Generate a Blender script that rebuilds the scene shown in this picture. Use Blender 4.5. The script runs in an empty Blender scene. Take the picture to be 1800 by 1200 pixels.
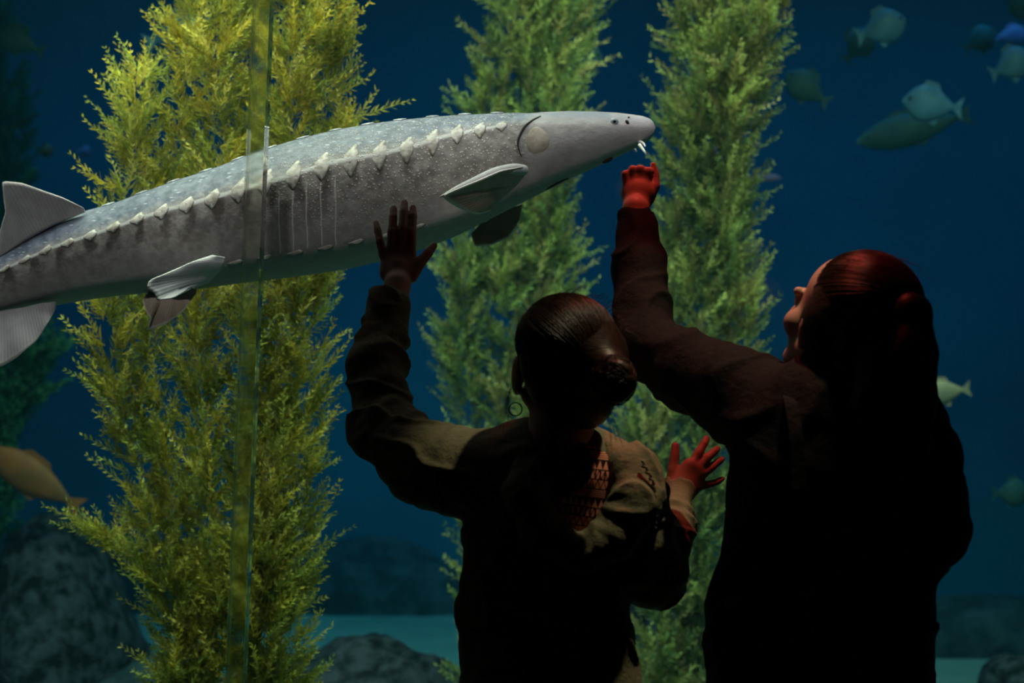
import bpy, math, random
import numpy as np
from mathutils import Vector
random.seed(7); RNG = np.random.default_rng(7)
SC = bpy.context.scene; COL = SC.collection
# ------------------------------------------------------------------ camera, world, lights, exposure
CAMZ = 1.5; FPX = 3000.0
def P(px, py, d):                       # a point of the place seen at a photo pixel, d metres away
    return ((px-900)/FPX*d, d, CAMZ+(600-py)/FPX*d)
cam_d = bpy.data.cameras.new('camera'); cam = bpy.data.objects.new('camera', cam_d); COL.objects.link(cam)
cam.location = (0, 0, CAMZ); cam.rotation_euler = (math.pi/2, 0, 0)
cam_d.sensor_width = 36; cam_d.lens = 60; cam_d.clip_end = 60
cam_d.dof.use_dof = True; cam_d.dof.focus_distance = 3.5; cam_d.dof.aperture_fstop = 3.5
SC.camera = cam
SC.view_settings.view_transform = 'Standard'; SC.view_settings.look = 'None'
SC.view_settings.gamma = 1; SC.view_settings.exposure = 0.0; SC.view_settings.use_curve_mapping = False
SC.cycles.use_denoising = True
SC.cycles.max_bounces = 6; SC.cycles.transparent_max_bounces = 16; SC.cycles.sample_clamp_indirect = 3
W = bpy.data.worlds.new('world'); SC.world = W; W.use_nodes = True
W.node_tree.nodes['Background'].inputs[0].default_value = (0.0, 0.0, 0.0, 1)
def area(name, loc, tgt, sx, sy, power, col, spread=180):
    d = bpy.data.lights.new(name, 'AREA'); d.shape = 'RECTANGLE'; d.size = sx; d.size_y = sy
    d.energy = power; d.color = col; d.spread = math.radians(spread)
    o = bpy.data.objects.new(name, d); COL.objects.link(o); o.location = loc
    o.rotation_euler = (Vector(tgt)-Vector(loc)).to_track_quat('-Z', 'Y').to_euler(); return o
def spot(name, loc, tgt, power, col, ang, blend=.3, rad=.03):
    d = bpy.data.lights.new(name, 'SPOT'); d.energy = power; d.color = col; d.spot_size = math.radians(ang)
    d.spot_blend = blend; d.shadow_soft_size = rad
    o = bpy.data.objects.new(name, d); COL.objects.link(o); o.location = loc
    o.rotation_euler = (Vector(tgt)-Vector(loc)).to_track_quat('-Z', 'Y').to_euler(); return o
area('tank_lamp_front', (-0.6, 3.68, 3.35), (-0.6, 4.15, 1.6), 5.0, 0.2, 26, (1.0, .90, .84), 120)
area('tank_lamp_top', (-0.4, 4.2, 3.9), (-0.4, 4.25, 0), 5.5, 0.5, 20, (1.0, .92, .90), 120)
area('tank_lamp_left', (-1.2, 4.3, 3.6), (-0.95, 4.6, 1.2), 1.6, .5, 26, (1.0, .93, .6), 110)
area('tank_lamp_middle', (0.7, 5.5, 4.2), (0.5, 6.3, 1.2), 4.5, .6, 120, (1.0, 1.0, .6), 110)
area('tank_lamp_back', (0.5, 8.6, 4.4), (0.5, 10.6, 1.0), 9, 1.0, 60, (.10, .55, 1.0), 120)
area('tank_lamp_sand', (-0.8, 9.6, 2.6), (-0.6, 9.9, -0.2), 2.4, 1.0, 5, (.1, .8, 1.0), 100)
for _x in (-1.75, -1.1, -.45, .2): spot('added_flank_spot', (_x, 2.0, 3.0), (_x, 3.95, 1.93), 47, (1.0, .93, .88), 25, .5)  # added spots, no real fixtures, lighting the sturgeon's flank through the pane
spot('red_spot_room', (0.36, 3.30, 3.05), (0.43, 3.1, 1.6), 42, (1.0, .10, .07), 32, .5)
spot('warm_spot_room', (0.68, 2.87, 3.0), (0.14, 2.92, 1.1), 50, (1.0, .86, .54), 25, .4)

# ------------------------------------------------------------------ helpers
def tag(o, label=None, cat=None, group=None, kind=None):
    for k, v in (('label', label), ('category', cat), ('group', group), ('kind', kind)):
        if v: o[k] = v
    return o
def empty(name, loc=(0, 0, 0)):
    o = bpy.data.objects.new(name, None); COL.objects.link(o); o.location = loc; o.empty_display_size = .1; return o
def mesh_obj(name, V, F, mat, parent=None, smooth=True, uv=None, colr=None):
    V = np.asarray(V, dtype=np.float32)
    me = bpy.data.meshes.new(name)
    if isinstance(F, np.ndarray):
        k = F.shape[1]; me.vertices.add(len(V)); me.vertices.foreach_set('co', V.ravel())
        me.loops.add(F.size); me.loops.foreach_set('vertex_index', F.ravel().astype(np.int32))
        me.polygons.add(len(F)); me.polygons.foreach_set('loop_start', np.arange(0, F.size, k, dtype=np.int32))
        me.update(calc_edges=True)
    else:
        me.from_pydata([tuple(map(float, v)) for v in V], [], F)
    if uv is not None:
        l = me.uv_layers.new(name='UVMap'); l.data.foreach_set('uv', np.asarray(uv, dtype=np.float32).ravel())
    if colr is not None:
        a = me.color_attributes.new('tint', 'FLOAT_COLOR', 'POINT'); a.data.foreach_set('color', np.asarray(colr, dtype=np.float32).ravel())
    me.validate(); me.materials.append(mat)
    if smooth: me.polygons.foreach_set('use_smooth', np.ones(len(me.polygons), dtype=bool))
    o = bpy.data.objects.new(name, me); COL.objects.link(o)
    if parent is not None:
        o.parent = parent
        o.matrix_parent_inverse = parent_inv(parent)
    return o
def parent_inv(p):
    from mathutils import Matrix
    m = Matrix.Identity(4); q = p
    loc = Vector((0, 0, 0))
    while q is not None:
        loc += Vector(q.location); q = q.parent
    return Matrix.Translation(-loc)
class MB:
    def __init__(s): s.V = []; s.F = []; s.n = 0
    def add(s, V, F):
        s.V.append(np.asarray(V, dtype=float)); s.F += [tuple(i+s.n for i in f) for f in F]; s.n += len(V)
    def box(s, a, b):
        x0, y0, z0 = a; x1, y1, z1 = b
        s.add([(x0,y0,z0),(x1,y0,z0),(x1,y1,z0),(x0,y1,z0),(x0,y0,z1),(x1,y0,z1),(x1,y1,z1),(x0,y1,z1)],
              [(0,3,2,1),(4,5,6,7),(0,1,5,4),(1,2,6,5),(2,3,7,6),(3,0,4,7)])
    def tube(s, pts, rad, n=6):
        pts = [Vector(p) for p in pts]; m = len(pts); V = []
        if not hasattr(rad, '__len__'): rad = [rad]*m
        for i, p in enumerate(pts):
            t = (pts[min(i+1, m-1)]-pts[max(i-1, 0)]).normalized()
            a = t.cross(Vector((.13, .91, .37))).normalized(); b = t.cross(a)
            for k in range(n):
                q = p+(a*math.cos(2*math.pi*k/n)+b*math.sin(2*math.pi*k/n))*rad[i]; V.append(tuple(q))
        F = [(i*n+k, i*n+(k+1) % n, (i+1)*n+(k+1) % n, (i+1)*n+k) for i in range(m-1) for k in range(n)]
        F += [tuple(range(n-1, -1, -1)), tuple(range((m-1)*n, m*n))]; s.add(V, F)
    def build(s, name, mat, parent=None, smooth=True): return mesh_obj(name, np.concatenate(s.V), s.F, mat, parent, smooth)
def spline(pts, n):                      # smooth resampling of a control polyline
    p = np.asarray(pts, dtype=float); seg = np.r_[0, np.cumsum(np.linalg.norm(np.diff(p, axis=0), axis=1))]
    t = np.linspace(0, seg[-1], n); out = np.stack([np.interp(t, seg, p[:, k]) for k in range(p.shape[1])], 1)
    w = max(1, n//(len(p)*3))
    for _ in range(w*2):
        q = out.copy(); q[1:-1] = .25*out[:-2]+.5*out[1:-1]+.25*out[2:]; out = q
    return out

# ------------------------------------------------------------------ materials
class Nd:
    def __init__(s, name):
        s.m = bpy.data.materials.new(name); s.m.use_nodes = True; s.t = s.m.node_tree; s.t.nodes.clear()
        s.out = s.t.nodes.new('ShaderNodeOutputMaterial')
    def n(s, ty, **kw):
        x = s.t.nodes.new(ty)
        for k, v in kw.items():
            if k.startswith('i_'):
                key = k[2:]; key = int(key) if key.isdigit() else key.replace('_', ' ')
                s.put(x.inputs[key], v)
            else: setattr(x, k, v)
        return x
    def put(s, sock, v):
        if hasattr(v, 'is_output') or isinstance(v, bpy.types.NodeSocket): s.t.links.new(v, sock)
        else: sock.default_value = v
    def math(s, op, a, b=0.0, c=0.0):
        x = s.t.nodes.new('ShaderNodeMath'); x.operation = op
        s.put(x.inputs[0], a); s.put(x.inputs[1], b); s.put(x.inputs[2], c); return x.outputs[0]
    def mix(s, f, a, b):
        x = s.t.nodes.new('ShaderNodeMix'); x.data_type = 'RGBA'
        s.put(x.inputs[0], f); s.put(x.inputs[6], a); s.put(x.inputs[7], b); return x.outputs[2]
    def ramp(s, v, lo, hi): 
        x = s.t.nodes.new('ShaderNodeMapRange'); x.interpolation_type = 'SMOOTHSTEP'
        s.put(x.inputs[0], v); x.inputs[1].default_value = lo; x.inputs[2].default_value = hi; return x.outputs[0]
    def noise(s, scale, detail=4, vec=None, rough=.6):
        x = s.n('ShaderNodeTexNoise'); x.inputs['Scale'].default_value = scale; x.inputs['Detail'].default_value = detail
        x.inputs['Roughness'].default_value = rough
        if vec is not None: s.put(x.inputs['Vector'], vec)
        return x.outputs[0]
    def obj(s, sc=(1, 1, 1)):
        t = s.n('ShaderNodeTexCoord'); m = s.n('ShaderNodeMapping'); s.put(m.inputs[0], t.outputs['Object'])
        m.inputs['Scale'].default_value = sc; return m.outputs[0]
    def pbr(s, col, rough=.6, spec=.4, bump=None, bstr=.3, bdist=.01, **kw):
        b = s.n('ShaderNodeBsdfPrincipled'); s.put(b.inputs['Base Color'], col); s.put(b.inputs['Roughness'], rough)
        b.inputs['Specular IOR Level'].default_value = spec
        for k, v in kw.items(): s.put(b.inputs[k.replace('_', ' ')], v)
        if bump is not None:
            u = s.n('ShaderNodeBump'); u.inputs['Strength'].default_value = bstr; u.inputs['Distance'].default_value = bdist
            s.put(u.inputs['Height'], bump); s.put(b.inputs['Normal'], u.outputs[0])
        s.put(s.out.inputs[0], b.outputs[0]); return b
def rgb(r, g, b): return (r, g, b, 1)
def mat_plain(name, c1, c2, scale, rough=.7, bstr=.3, bdist=.01, spec=.3, detail=5):
    d = Nd(name); n = d.noise(scale, detail, d.obj()); d.pbr(d.mix(d.ramp(n, .35, .65), rgb(*c1), rgb(*c2)), rough, spec, n, bstr, bdist); return d.m
M_TANKWALL = mat_plain('tank_wall_paint', (.03, .13, .22), (.04, .16, .25), .7, .95, .1, spec=0)
M_SAND = mat_plain('pale_sand', (.16, .20, .19), (.22, .26, .24), 3, .95, .4, .03, spec=.1)
M_ROCK = mat_plain('mottled_rock', (.010, .010, .014), (.07, .062, .085), 14, .95, .8, .04, spec=.1)
M_ROCK2 = mat_plain('dark_rock', (.02, .03, .04), (.06, .07, .09), 6, .95, .8, .04, spec=.1)
M_ROOM = mat_plain('dark_room_paint', (.02, .02, .025), (.03, .03, .035), 4, .9, .1)
M_CARPET = mat_plain('dark_carpet', (.03, .03, .04), (.05, .05, .06), 120, .95, .5)
def mat_glass():
    d = Nd('acrylic'); f = d.n('ShaderNodeFresnel'); f.inputs[0].default_value = 1.3
    a = d.n('ShaderNodeBsdfTransparent'); a.inputs[0].default_value = (.985, .99, .99, 1)
    g = d.n('ShaderNodeBsdfGlossy'); g.inputs['Roughness'].default_value = .01
    m = d.n('ShaderNodeMixShader'); d.put(m.inputs[0], f.outputs[0]); d.put(m.inputs[1], a.outputs[0]); d.put(m.inputs[2], g.outputs[0])
    d.put(d.out.inputs[0], m.outputs[0]); return d.m
M_GLASS = mat_glass()
def mat_joint(name, fac, tint, rough):
    d = Nd(name); a = d.n('ShaderNodeBsdfTransparent'); a.inputs[0].default_value = (.95, .97, .93, 1)
    r = d.n('ShaderNodeBsdfRefraction'); r.inputs['Roughness'].default_value = rough; r.inputs['IOR'].default_value = 1.04; r.inputs[0].default_value = tint
    n = d.noise(1.0, 3, d.obj((900, 1, 1.2))); b = d.n('ShaderNodeBump'); b.inputs['Strength'].default_value = .35; b.inputs['Distance'].default_value = .002
    d.put(b.inputs['Height'], n); d.put(r.inputs['Normal'], b.outputs[0])
    m = d.n('ShaderNodeMixShader'); m.inputs[0].default_value = fac; d.put(m.inputs[1], a.outputs[0]); d.put(m.inputs[2], r.outputs[0])
    d.put(d.out.inputs[0], m.outputs[0]); return d.m
M_JOINT = mat_joint('acrylic_joint', .42, (.97, .98, .92, 1), .02)
M_JEDGE = mat_joint('acrylic_joint_edge', .3, (1, 1, .98, 1), .5)
def mat_water():
    d = Nd('tank_water'); a = d.n('ShaderNodeVolumeAbsorption'); a.inputs['Color'].default_value = (0, .68, .74, 1); a.inputs['Density'].default_value = .17
    s = d.n('ShaderNodeVolumeScatter'); s.inputs['Color'].default_value = (.1, .6, 1.0, 1); s.inputs['Density'].default_value = WSCAT
    m = d.n('ShaderNodeAddShader'); d.put(m.inputs[0], a.outputs[0]); d.put(m.inputs[1], s.outputs[0])
    d.put(d.out.inputs['Volume'], m.outputs[0] if WSCAT > 0 else a.outputs[0]); return d.m
WSCAT = 0.005
M_WATER = mat_water()
def mat_kelp(name, dark=1.0):
    d = Nd(name); c = d.n('ShaderNodeAttribute', attribute_name='tint').outputs['Color']
    a = d.n('ShaderNodeBsdfDiffuse'); t = d.n('ShaderNodeBsdfTranslucent'); d.put(a.inputs[0], c); d.put(t.inputs[0], c)
    m = d.n('ShaderNodeMixShader'); m.inputs[0].default_value = .4; d.put(m.inputs[1], a.outputs[0]); d.put(m.inputs[2], t.outputs[0])
    d.put(d.out.inputs[0], m.outputs[0]); return d.m
M_KELP = mat_kelp('kelp_fronds')
M_STEM = mat_plain('kelp_stem', (.05, .05, .015), (.09, .08, .02), 30, .8)

# ------------------------------------------------------------------ setting
FLOOR_T = -0.2; GY = 3.40; TB = 11.2
def slab(name, a, b, mat):
    m = MB(); m.box(a, b); o = m.build(name, mat, None, False); return tag(o, kind='structure')
slab('floor', (-4, -2.5, -.1), (4, GY, 0), M_CARPET)
slab('ceiling', (-4, -2.5, 3.1), (4, GY, 3.2), M_ROOM)
slab('wall_left', (-4.1, -2.5, 0), (-4, GY, 3.1), M_ROOM)
slab('wall_right', (4, -2.5, 0), (4.1, GY, 3.1), M_ROOM)
slab('wall_back', (-4, -2.6, 0), (4, -2.5, 3.1), M_ROOM)
slab('wall_front', (-4.1, GY, 2.45), (4.1, GY+.08, 4.6), M_ROOM)
slab('trim_1', (-4.1, GY-.02, -.3), (4.1, GY+.08, .25), M_ROOM)
slab('floor_tank', (-6, GY+.08, FLOOR_T-.1), (6, TB, FLOOR_T), M_SAND)
slab('wall_tank_back', (-6, TB, FLOOR_T), (6, TB+.1, 4.6), M_TANKWALL)
slab('wall_tank_left', (-6.1, GY, FLOOR_T), (-6, TB, 4.6), M_TANKWALL)
slab('wall_tank_right', (6, GY, FLOOR_T), (6.1, TB, 4.6), M_TANKWALL)
slab('ceiling_tank', (-6, GY, 4.6), (6, TB, 4.7), M_ROOM)
w = slab('water', (-5.99, GY+.09, FLOOR_T+.002), (5.99, TB-.01, 4.35), M_WATER)
# the two acrylic panes and the leaning joint between them
jt = P(460, -40, GY); jb = P(408, 1260, GY)
def jx(z): return jb[0]+(jt[0]-jb[0])*(z-jb[2])/(jt[2]-jb[2])
Z0, Z1, HW = .25, 2.45, .018
def pane(name, xa0, xa1, xb0, xb1, y0, y1, mat, z0=Z0, z1=Z1, parent=None):   # quad prism: bottom xa0..xb0, top xa1..xb1
    m = MB(); m.add([(xa0,y0,z0),(xb0,y0,z0),(xb0,y1,z0),(xa0,y1,z0),(xa1,y0,z1),(xb1,y0,z1),(xb1,y1,z1),(xa1,y1,z1)],
        [(0,3,2,1),(4,5,6,7),(0,1,5,4),(1,2,6,5),(2,3,7,6),(3,0,4,7)]); return m.build(name, mat, parent, False)
tag(pane('window_1', -4, -4, jx(Z0)-HW, jx(Z1)-HW, GY, GY+.06, M_GLASS), kind='structure')
tag(pane('window_2', jx(Z0)+HW, jx(Z1)+HW, 4, 4, GY, GY+.06, M_GLASS), kind='structure')
jo = tag(pane('trim_2', jx(Z0)-HW, jx(Z1)-HW, jx(Z0)+HW, jx(Z1)+HW, GY+.028, GY+.033, M_JOINT), kind='structure')
for s in (-1, 1):
    pane('trim_3' if s < 0 else 'trim_4', jx(Z0)+s*HW-.0007, jx(Z1)+s*HW-.0007, jx(Z0)+s*HW+.0007, jx(Z1)+s*HW+.0007, GY+.02, GY+.024, M_JEDGE)['kind'] = 'structure'

# ------------------------------------------------------------------ the sturgeon
TOP = [(-620,640),(-480,590),(-330,545),(-200,505),(-100,475),(0,440),(60,405),(110,380),(155,367),(200,355),(250,336),(310,314),(370,295),(430,272),(500,248),(560,232),(620,220),(680,211),(740,205),(800,201),(860,199),(905,198),(935,199),(950,197),(1000,195),(1050,196),(1085,198),(1110,201),(1130,204),(1143,209),(1149,215),(1152,224)]
BOT = [(-620,656),(-480,640),(-330,622),(-200,600),(-100,578),(0,557),(50,546),(100,536),(150,527),(200,520),(250,515),(300,511),(350,507),(400,500),(450,494),(500,488),(560,480),(620,470),(680,456),(740,438),(800,415),(850,390),(900,365),(930,350),(960,335),(1000,315),(1040,297),(1080,279),(1110,264),(1128,255),(1140,247),(1148,238),(1152,226)]
tx, ty = zip(*TOP); bx_, by_ = zip(*BOT)
def fd(x): return 3.95+.00008*(600-x)*(x < 600)           # distance of the fish's mid plane
LATX = [-620,0,100,300,400,500,600,683,733,783,850,900,960,1152]; LATY = [648,483,440,375,350,323,292,277,265,247,232,224,225,225]
def geom(x):
    t = np.interp(x, tx, ty); b = np.interp(x, bx_, by_); return (t+b)/2, (b-t)/2
def psis(x):
    c, h = geom(x); ul = (c-np.interp(x, LATX, LATY))/max(h, 1e-3)
    pl = math.degrees(math.acos(max(-.6, min(.8, ul*.97))))
    return [-12, pl, 133, 205, 282, 348]
def wid(x): return np.interp(x, [-620,-200,200,500,900,1000,1100,1152],[.5,.72,.85,.92,.9,.92,.95,.95])
def sect(x, psi):                                        # (n toward the viewer, u up), before normalising
    ps = psis(x); hard = np.interp(x, [-200, 300, 850, 950, 1152], [.45, .5, .45, .25, .1])
    pts = [(math.sin(math.radians(a)), math.cos(math.radians(a))) for a in ps]
    s, c = math.sin(math.radians(psi)), math.cos(math.radians(psi))
    for k in range(5):
        if ps[k]-1e-6 <= psi <= ps[k+1]+1e-6:
            (x0, y0), (x1, y1) = pts[k], pts[k+1]; ex, ey = x1-x0, y1-y0
            den = s*ey-c*ex; rp = (x0*ey-y0*ex)/den if abs(den) > 1e-6 else 1
            r = (1-hard)+hard*(rp*.75+.25); v = k+(psi-ps[k])/(ps[k+1]-ps[k]); return s*r, c*r, v
def sturgeon_point(x, psi, off=0.0):
    c, h = geom(x); d = fd(x); us = [sect(x, q)[1] for q in np.linspace(-12, 348, 73)]
    umax, umin = max(us), min(us); n, u, v = sect(x, psi); u = -1+2*(u-umin)/(umax-umin)
    hm = h/FPX*d; nn = n*wid(x)*hm; sc = 1+off/max(hm, .01)
    base = Vector(P(x, c, d)); return base+Vector((0, -nn*sc, u*hm*sc)), v
xs = np.r_[np.arange(-620, 1085, 12), np.arange(1085, 1138, 4), np.array([1138, 1141, 1144, 1146.5, 1148.5, 1150, 1151.2, 1152])]
NS = 80; PSI = np.linspace(-12, 348, NS+1)
V = []; UVr = []
for x in xs:
    c, h = geom(x); d = fd(x); S = [sect(x, q) for q in PSI]; us = [s[1] for s in S]; umax, umin = max(us), min(us)
    hm = max(h, .3)/FPX*d; base = P(x, c, d); row = []
    for j, (n, u, v) in enumerate(S):
        u = -1+2*(u-umin)/(umax-umin)
        if j < NS: V.append((base[0], base[1]-n*wid(x)*hm, base[2]+u*hm))
        row.append(((x+620)/1772, v/5))
    UVr.append(row)
F = []; UV = []
for i in range(len(xs)-1):
    for j in range(NS):
        k = (j+1) % NS
        F.append((i*NS+j, (i+1)*NS+j, (i+1)*NS+k, i*NS+k)); UV += [UVr[i][j], UVr[i+1][j], UVr[i+1][j+1], UVr[i][j+1]]
V.append(P(-622, 648, fd(-620))); V.append(P(1152.5, 225, 3.95)); n0 = len(V)
F = [tuple(f) for f in F]
for j in range(NS):
    F.append((n0-2, j, (j+1) % NS)); UV += [(0, .5)]*3
    F.append((n0-1, (len(xs)-1)*NS+(j+1) % NS, (len(xs)-1)*NS+j)); UV += [(1, .5)]*3
def mat_sturgeon():
    d = Nd('sturgeon_skin'); t = d.n('ShaderNodeTexCoord'); sp = d.n('ShaderNodeSeparateXYZ'); d.put(sp.inputs[0], t.outputs['UV'])
    X = d.math('MULTIPLY_ADD', sp.outputs[0], 1772.0, -620.0); Vv = d.math('MULTIPLY', sp.outputs[1], 5.0)
    o = d.obj(); n1 = d.noise(9, 6, o); n2 = d.noise(45, 5, o); n3 = d.noise(22, 6, d.obj((1, 1, 1)))
    vn = d.math('MULTIPLY_ADD', d.math('SUBTRACT', n2, .5), .25, Vv)
    back = d.mix(d.ramp(n2, .3, .7), rgb(.075, .085, .125), rgb(.165, .18, .235))
    flank = d.mix(d.ramp(n2, .3, .7), rgb(.20, .165, .15), rgb(.36, .325, .305)); flank = d.mix(d.math('MULTIPLY', d.ramp(n1, .45, .7), .5), flank, rgb(.14, .12, .115))
    flank = d.mix(d.math('MULTIPLY', d.ramp(n3, .5, .62), .6), flank, rgb(.13, .115, .11))
    belly = d.mix(n2, rgb(.20, .20, .205), rgb(.28, .275, .27))  # greyer than the belly's own white: underside shade put into the colour
    c = d.mix(d.ramp(vn, .75, 1.1), back, flank)
    head = d.mix(d.ramp(n1, .35, .65), rgb(.25, .215, .215), rgb(.38, .345, .34))
    head = d.mix(d.ramp(vn, .5, 1.0), rgb(.19, .195, .24), head); head = d.mix(d.math('MULTIPLY', d.ramp(n3, .5, .65), .35), head, rgb(.42, .36, .34))
    c = d.mix(d.math('MULTIPLY', d.ramp(vn, 1.35, 1.85), .5), c, rgb(.34, .31, .31))
    # dark blotches below the lateral ridge
    bl = d.math('SINE', d.math('MULTIPLY_ADD', n3, 7.0, d.math('MULTIPLY', X, 2*math.pi/46))); bl = d.ramp(bl, -.2, 1.0)
    band = d.math('MULTIPLY', d.ramp(vn, 1.02, 1.06), d.math('SUBTRACT', 1.0, d.ramp(vn, 1.2, 1.48)))
    c = d.mix(d.math('MULTIPLY', d.math('MULTIPLY', bl, band), d.math('SUBTRACT', .95, d.ramp(X, 620, 900))), c, rgb(.075, .06, .055))
    # pale denticle speckles, coarser toward the head
    vo = d.n('ShaderNodeTexVoronoi'); vo.inputs['Scale'].default_value = 120; d.put(vo.inputs['Vector'], o)
    dots = d.math('SUBTRACT', 1.0, d.ramp(vo.outputs['Distance'], .16, .34))
    dz = d.math('MULTIPLY', d.math('MULTIPLY', d.ramp(X, 380, 700), d.math('SUBTRACT', 1.0, d.ramp(X, 900, 930))), d.math('SUBTRACT', 1.0, d.ramp(vn, 1.5, 1.9)))
    c = d.mix(d.math('MULTIPLY', d.math('MULTIPLY', dots, dz), .65), c, rgb(.66, .58, .48))
    vb = d.n('ShaderNodeTexVoronoi'); vb.inputs['Scale'].default_value = 1.0; d.put(vb.inputs['Vector'], d.obj((34, 34, 120)))
    db = d.math('MULTIPLY', d.math('SUBTRACT', 1.0, d.ramp(vb.outputs['Distance'], .12, .26)), d.math('SUBTRACT', 1.0, d.ramp(vn, .8, .98)))
    c = d.mix(d.math('MULTIPLY', db, .5), c, rgb(.52, .55, .60))
    # pale ridge lines
    rl = d.math('SUBTRACT', 1.0, d.ramp(d.math('ABSOLUTE', d.math('SUBTRACT', Vv, 1.0)), .012, .045))
    c = d.mix(d.math('MULTIPLY', rl, d.math('SUBTRACT', 1.0, d.ramp(X, 860, 900))), c, rgb(.52, .50, .48))
    # creases in the skin behind the middle of the body
    cr = d.math('SINE', d.math('MULTIPLY_ADD', n1, 3.0, d.math('MULTIPLY', X, 2*math.pi/24))); cr = d.ramp(cr, .93, .99)
    crz = d.math('MULTIPLY', d.math('MULTIPLY', d.ramp(X, 478, 486), d.math('SUBTRACT', 1.0, d.ramp(X, 604, 608))), d.math('MULTIPLY', d.ramp(vn, 1.1, 1.25), d.math('SUBTRACT', 1.0, d.ramp(vn, 1.9, 2.0))))
    c = d.mix(d.math('MULTIPLY', d.math('MULTIPLY', cr, crz), .7), c, rgb(.6, .58, .56))
    c = d.mix(d.ramp(vn, 1.93, 2.06), c, belly)
    isb = d.math('MULTIPLY', d.ramp(Vv, 3.0, 3.1), 1.0); c = d.mix(isb, c, flank)
    hd = d.math('SUBTRACT', 1.0, d.ramp(vn, 1.95, 2.1)); c = d.mix(d.math('MULTIPLY', d.ramp(X, 915, 935), hd), c, head)
    c = d.mix(d.math('MULTIPLY', d.math('MULTIPLY', d.ramp(X, 1060, 1140), hd), .6), c, rgb(.55, .46, .46))
    d.pbr(c, .55, .3, d.math('ADD', n2, d.math('MULTIPLY', dots, dz)), .5, .005); return d.m
M_ST = mat_sturgeon()
stg = mesh_obj('sturgeon', V, F, M_ST, None, True, uv=UV)
tag(stg, 'large grey sturgeon with pale side scutes swimming behind the raised hands', 'fish')
M_SCUTE = mat_plain('scute_bone', (.30, .26, .22), (.56, .52, .47), 60, .5, .4, .003, .4)
M_SCUTE2 = mat_plain('dorsal_scute_bone', (.32, .33, .37), (.55, .56, .60), 60, .5, .3, .003, .4)
def scute(x, psi, lx, up, dn, mat, name, rise=.006):
    # rhomboid keeled plate: front, back, upper and lower corners lying on the skin and a keel above it
    def q(xx, pp, off): return tuple(sturgeon_point(xx, pp, off)[0])
    V = [q(x-lx*.55, psi, .0005), q(x+lx*.5, psi, .0005)]; rows = [V[0], V[1]]
    A = [q(x-lx*.55, psi, .001), q(x-lx*.1, psi, rise), q(x+lx*.5, psi, .001)]
    U = [q(x+lx*.22, psi-up, .0008), q(x+lx*.30, psi-up*.55, .003), q(x-lx*.05, psi-up*.4, .003)]
    D = [q(x+lx*.05, psi+dn, .0008), q(x+lx*.22, psi+dn*.5, .003), q(x-lx*.12, psi+dn*.5, .003)]
    V = A+U+D
    if name == 'lateral_scute': V[5] = q(x-lx*.12, psi-up*.55, .002); V[8] = q(x-lx*.2, psi+dn*.6, .002)
    F = [(0, 1, 5), (1, 4, 5), (1, 2, 4), (5, 4, 3), (0, 8, 1), (8, 7, 1), (1, 7, 2), (8, 6, 7)]
    # closed underside inside the skin
    c0 = q(x, psi, -.004); V.append(c0); F += [(0, 5, 9), (5, 3, 9), (3, 4, 9), (4, 2, 9), (2, 7, 9), (7, 6, 9), (6, 8, 9), (8, 0, 9)]
    o = mesh_obj(name, V, F, mat, stg, True)
    m = o.modifiers.new('s', 'SUBSURF'); m.levels = 1; m.render_levels = 1
    return o
x = -560.0
while x < 905:
    p = psis(x)[1]; f = np.interp(x, [-560, 0, 250, 450, 700, 830, 900], [.2, .35, .5, .85, 1.0, .85, .5]); lx = np.interp(x, [-560, 0, 300, 600, 900], [26, 36, 44, 50, 34])
    scute(x, p, lx*.98, 23*f*random.uniform(.85, 1.15), 21*f*random.uniform(.8, 1.2), M_SCUTE, 'lateral_scute', .0025); x += lx
for x in np.arange(190, 930, 57): scute(x, 0, 42, 8, 8, M_SCUTE2, 'dorsal_scute', .005)
for x in np.arange(425, 770, 52): scute(x, 131, 50, 3, 3, M_SCUTE, 'ventral_scute', .003)
# gill slit, gill plate, eye, nostrils, barbels, mouth
M_DARK = mat_plain('dark_slit', (.012, .01, .01), (.02, .015, .015), 40, .8)
def psi_at(x, y):                        # the ring angle of the near side that shows at a height
    best, bp = 1e9, 60
    for q in np.arange(0, 205, 1.0):
        pt = sturgeon_point(x, q)[0]; yy = 600-(pt.z-CAMZ)/pt.y*FPX
        if abs(yy-y) < best: best, bp = abs(yy-y), q
    return bp
def skin_pt(x, y, off=0.0): return sturgeon_point(x, psi_at(x, y), off)[0]
m = MB(); gs = spline([(950,204),(934,212),(922,222),(913,238),(909,252),(911,264),(917,275)], 18)
m.tube([skin_pt(a, b, .0003) for a, b in gs], [.001+.0022*math.sin(math.pi*min(1, (i+1)/17)) for i in range(18)], 8); m.build('gill_slit', M_DARK, stg)
M_OPER = mat_plain('gill_plate_bone', (.24, .19, .145), (.38, .32, .26), 35, .5, .4, .003)
def patch(cx, cy, rx, ry, mat, name, off, n=9, flat=.3):
    V = [tuple(skin_pt(cx, cy, off))]; F = []
    K = 24
    for i in range(1, n+1):
        r = i/n
        for k in range(K):
            a = 2*math.pi*k/K; ww = 1+.08*math.sin(3*a+1)
            V.append(tuple(skin_pt(cx+rx*r*math.cos(a)*ww, cy+ry*r*math.sin(a)*ww, off*(1-r**3)-.001*(i == n))))
    for k in range(K): F.append((0, 1+k, 1+(k+1) % K))
    for i in range(n-1):
        for k in range(K): F.append((1+i*K+k, 1+(i+1)*K+k, 1+(i+1)*K+(k+1) % K, 1+i*K+(k+1) % K))
    return mesh_obj(name, V, F, mat, stg, True)
patch(944, 247, 21, 25, M_OPER, 'gill_plate', .0028)
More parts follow.
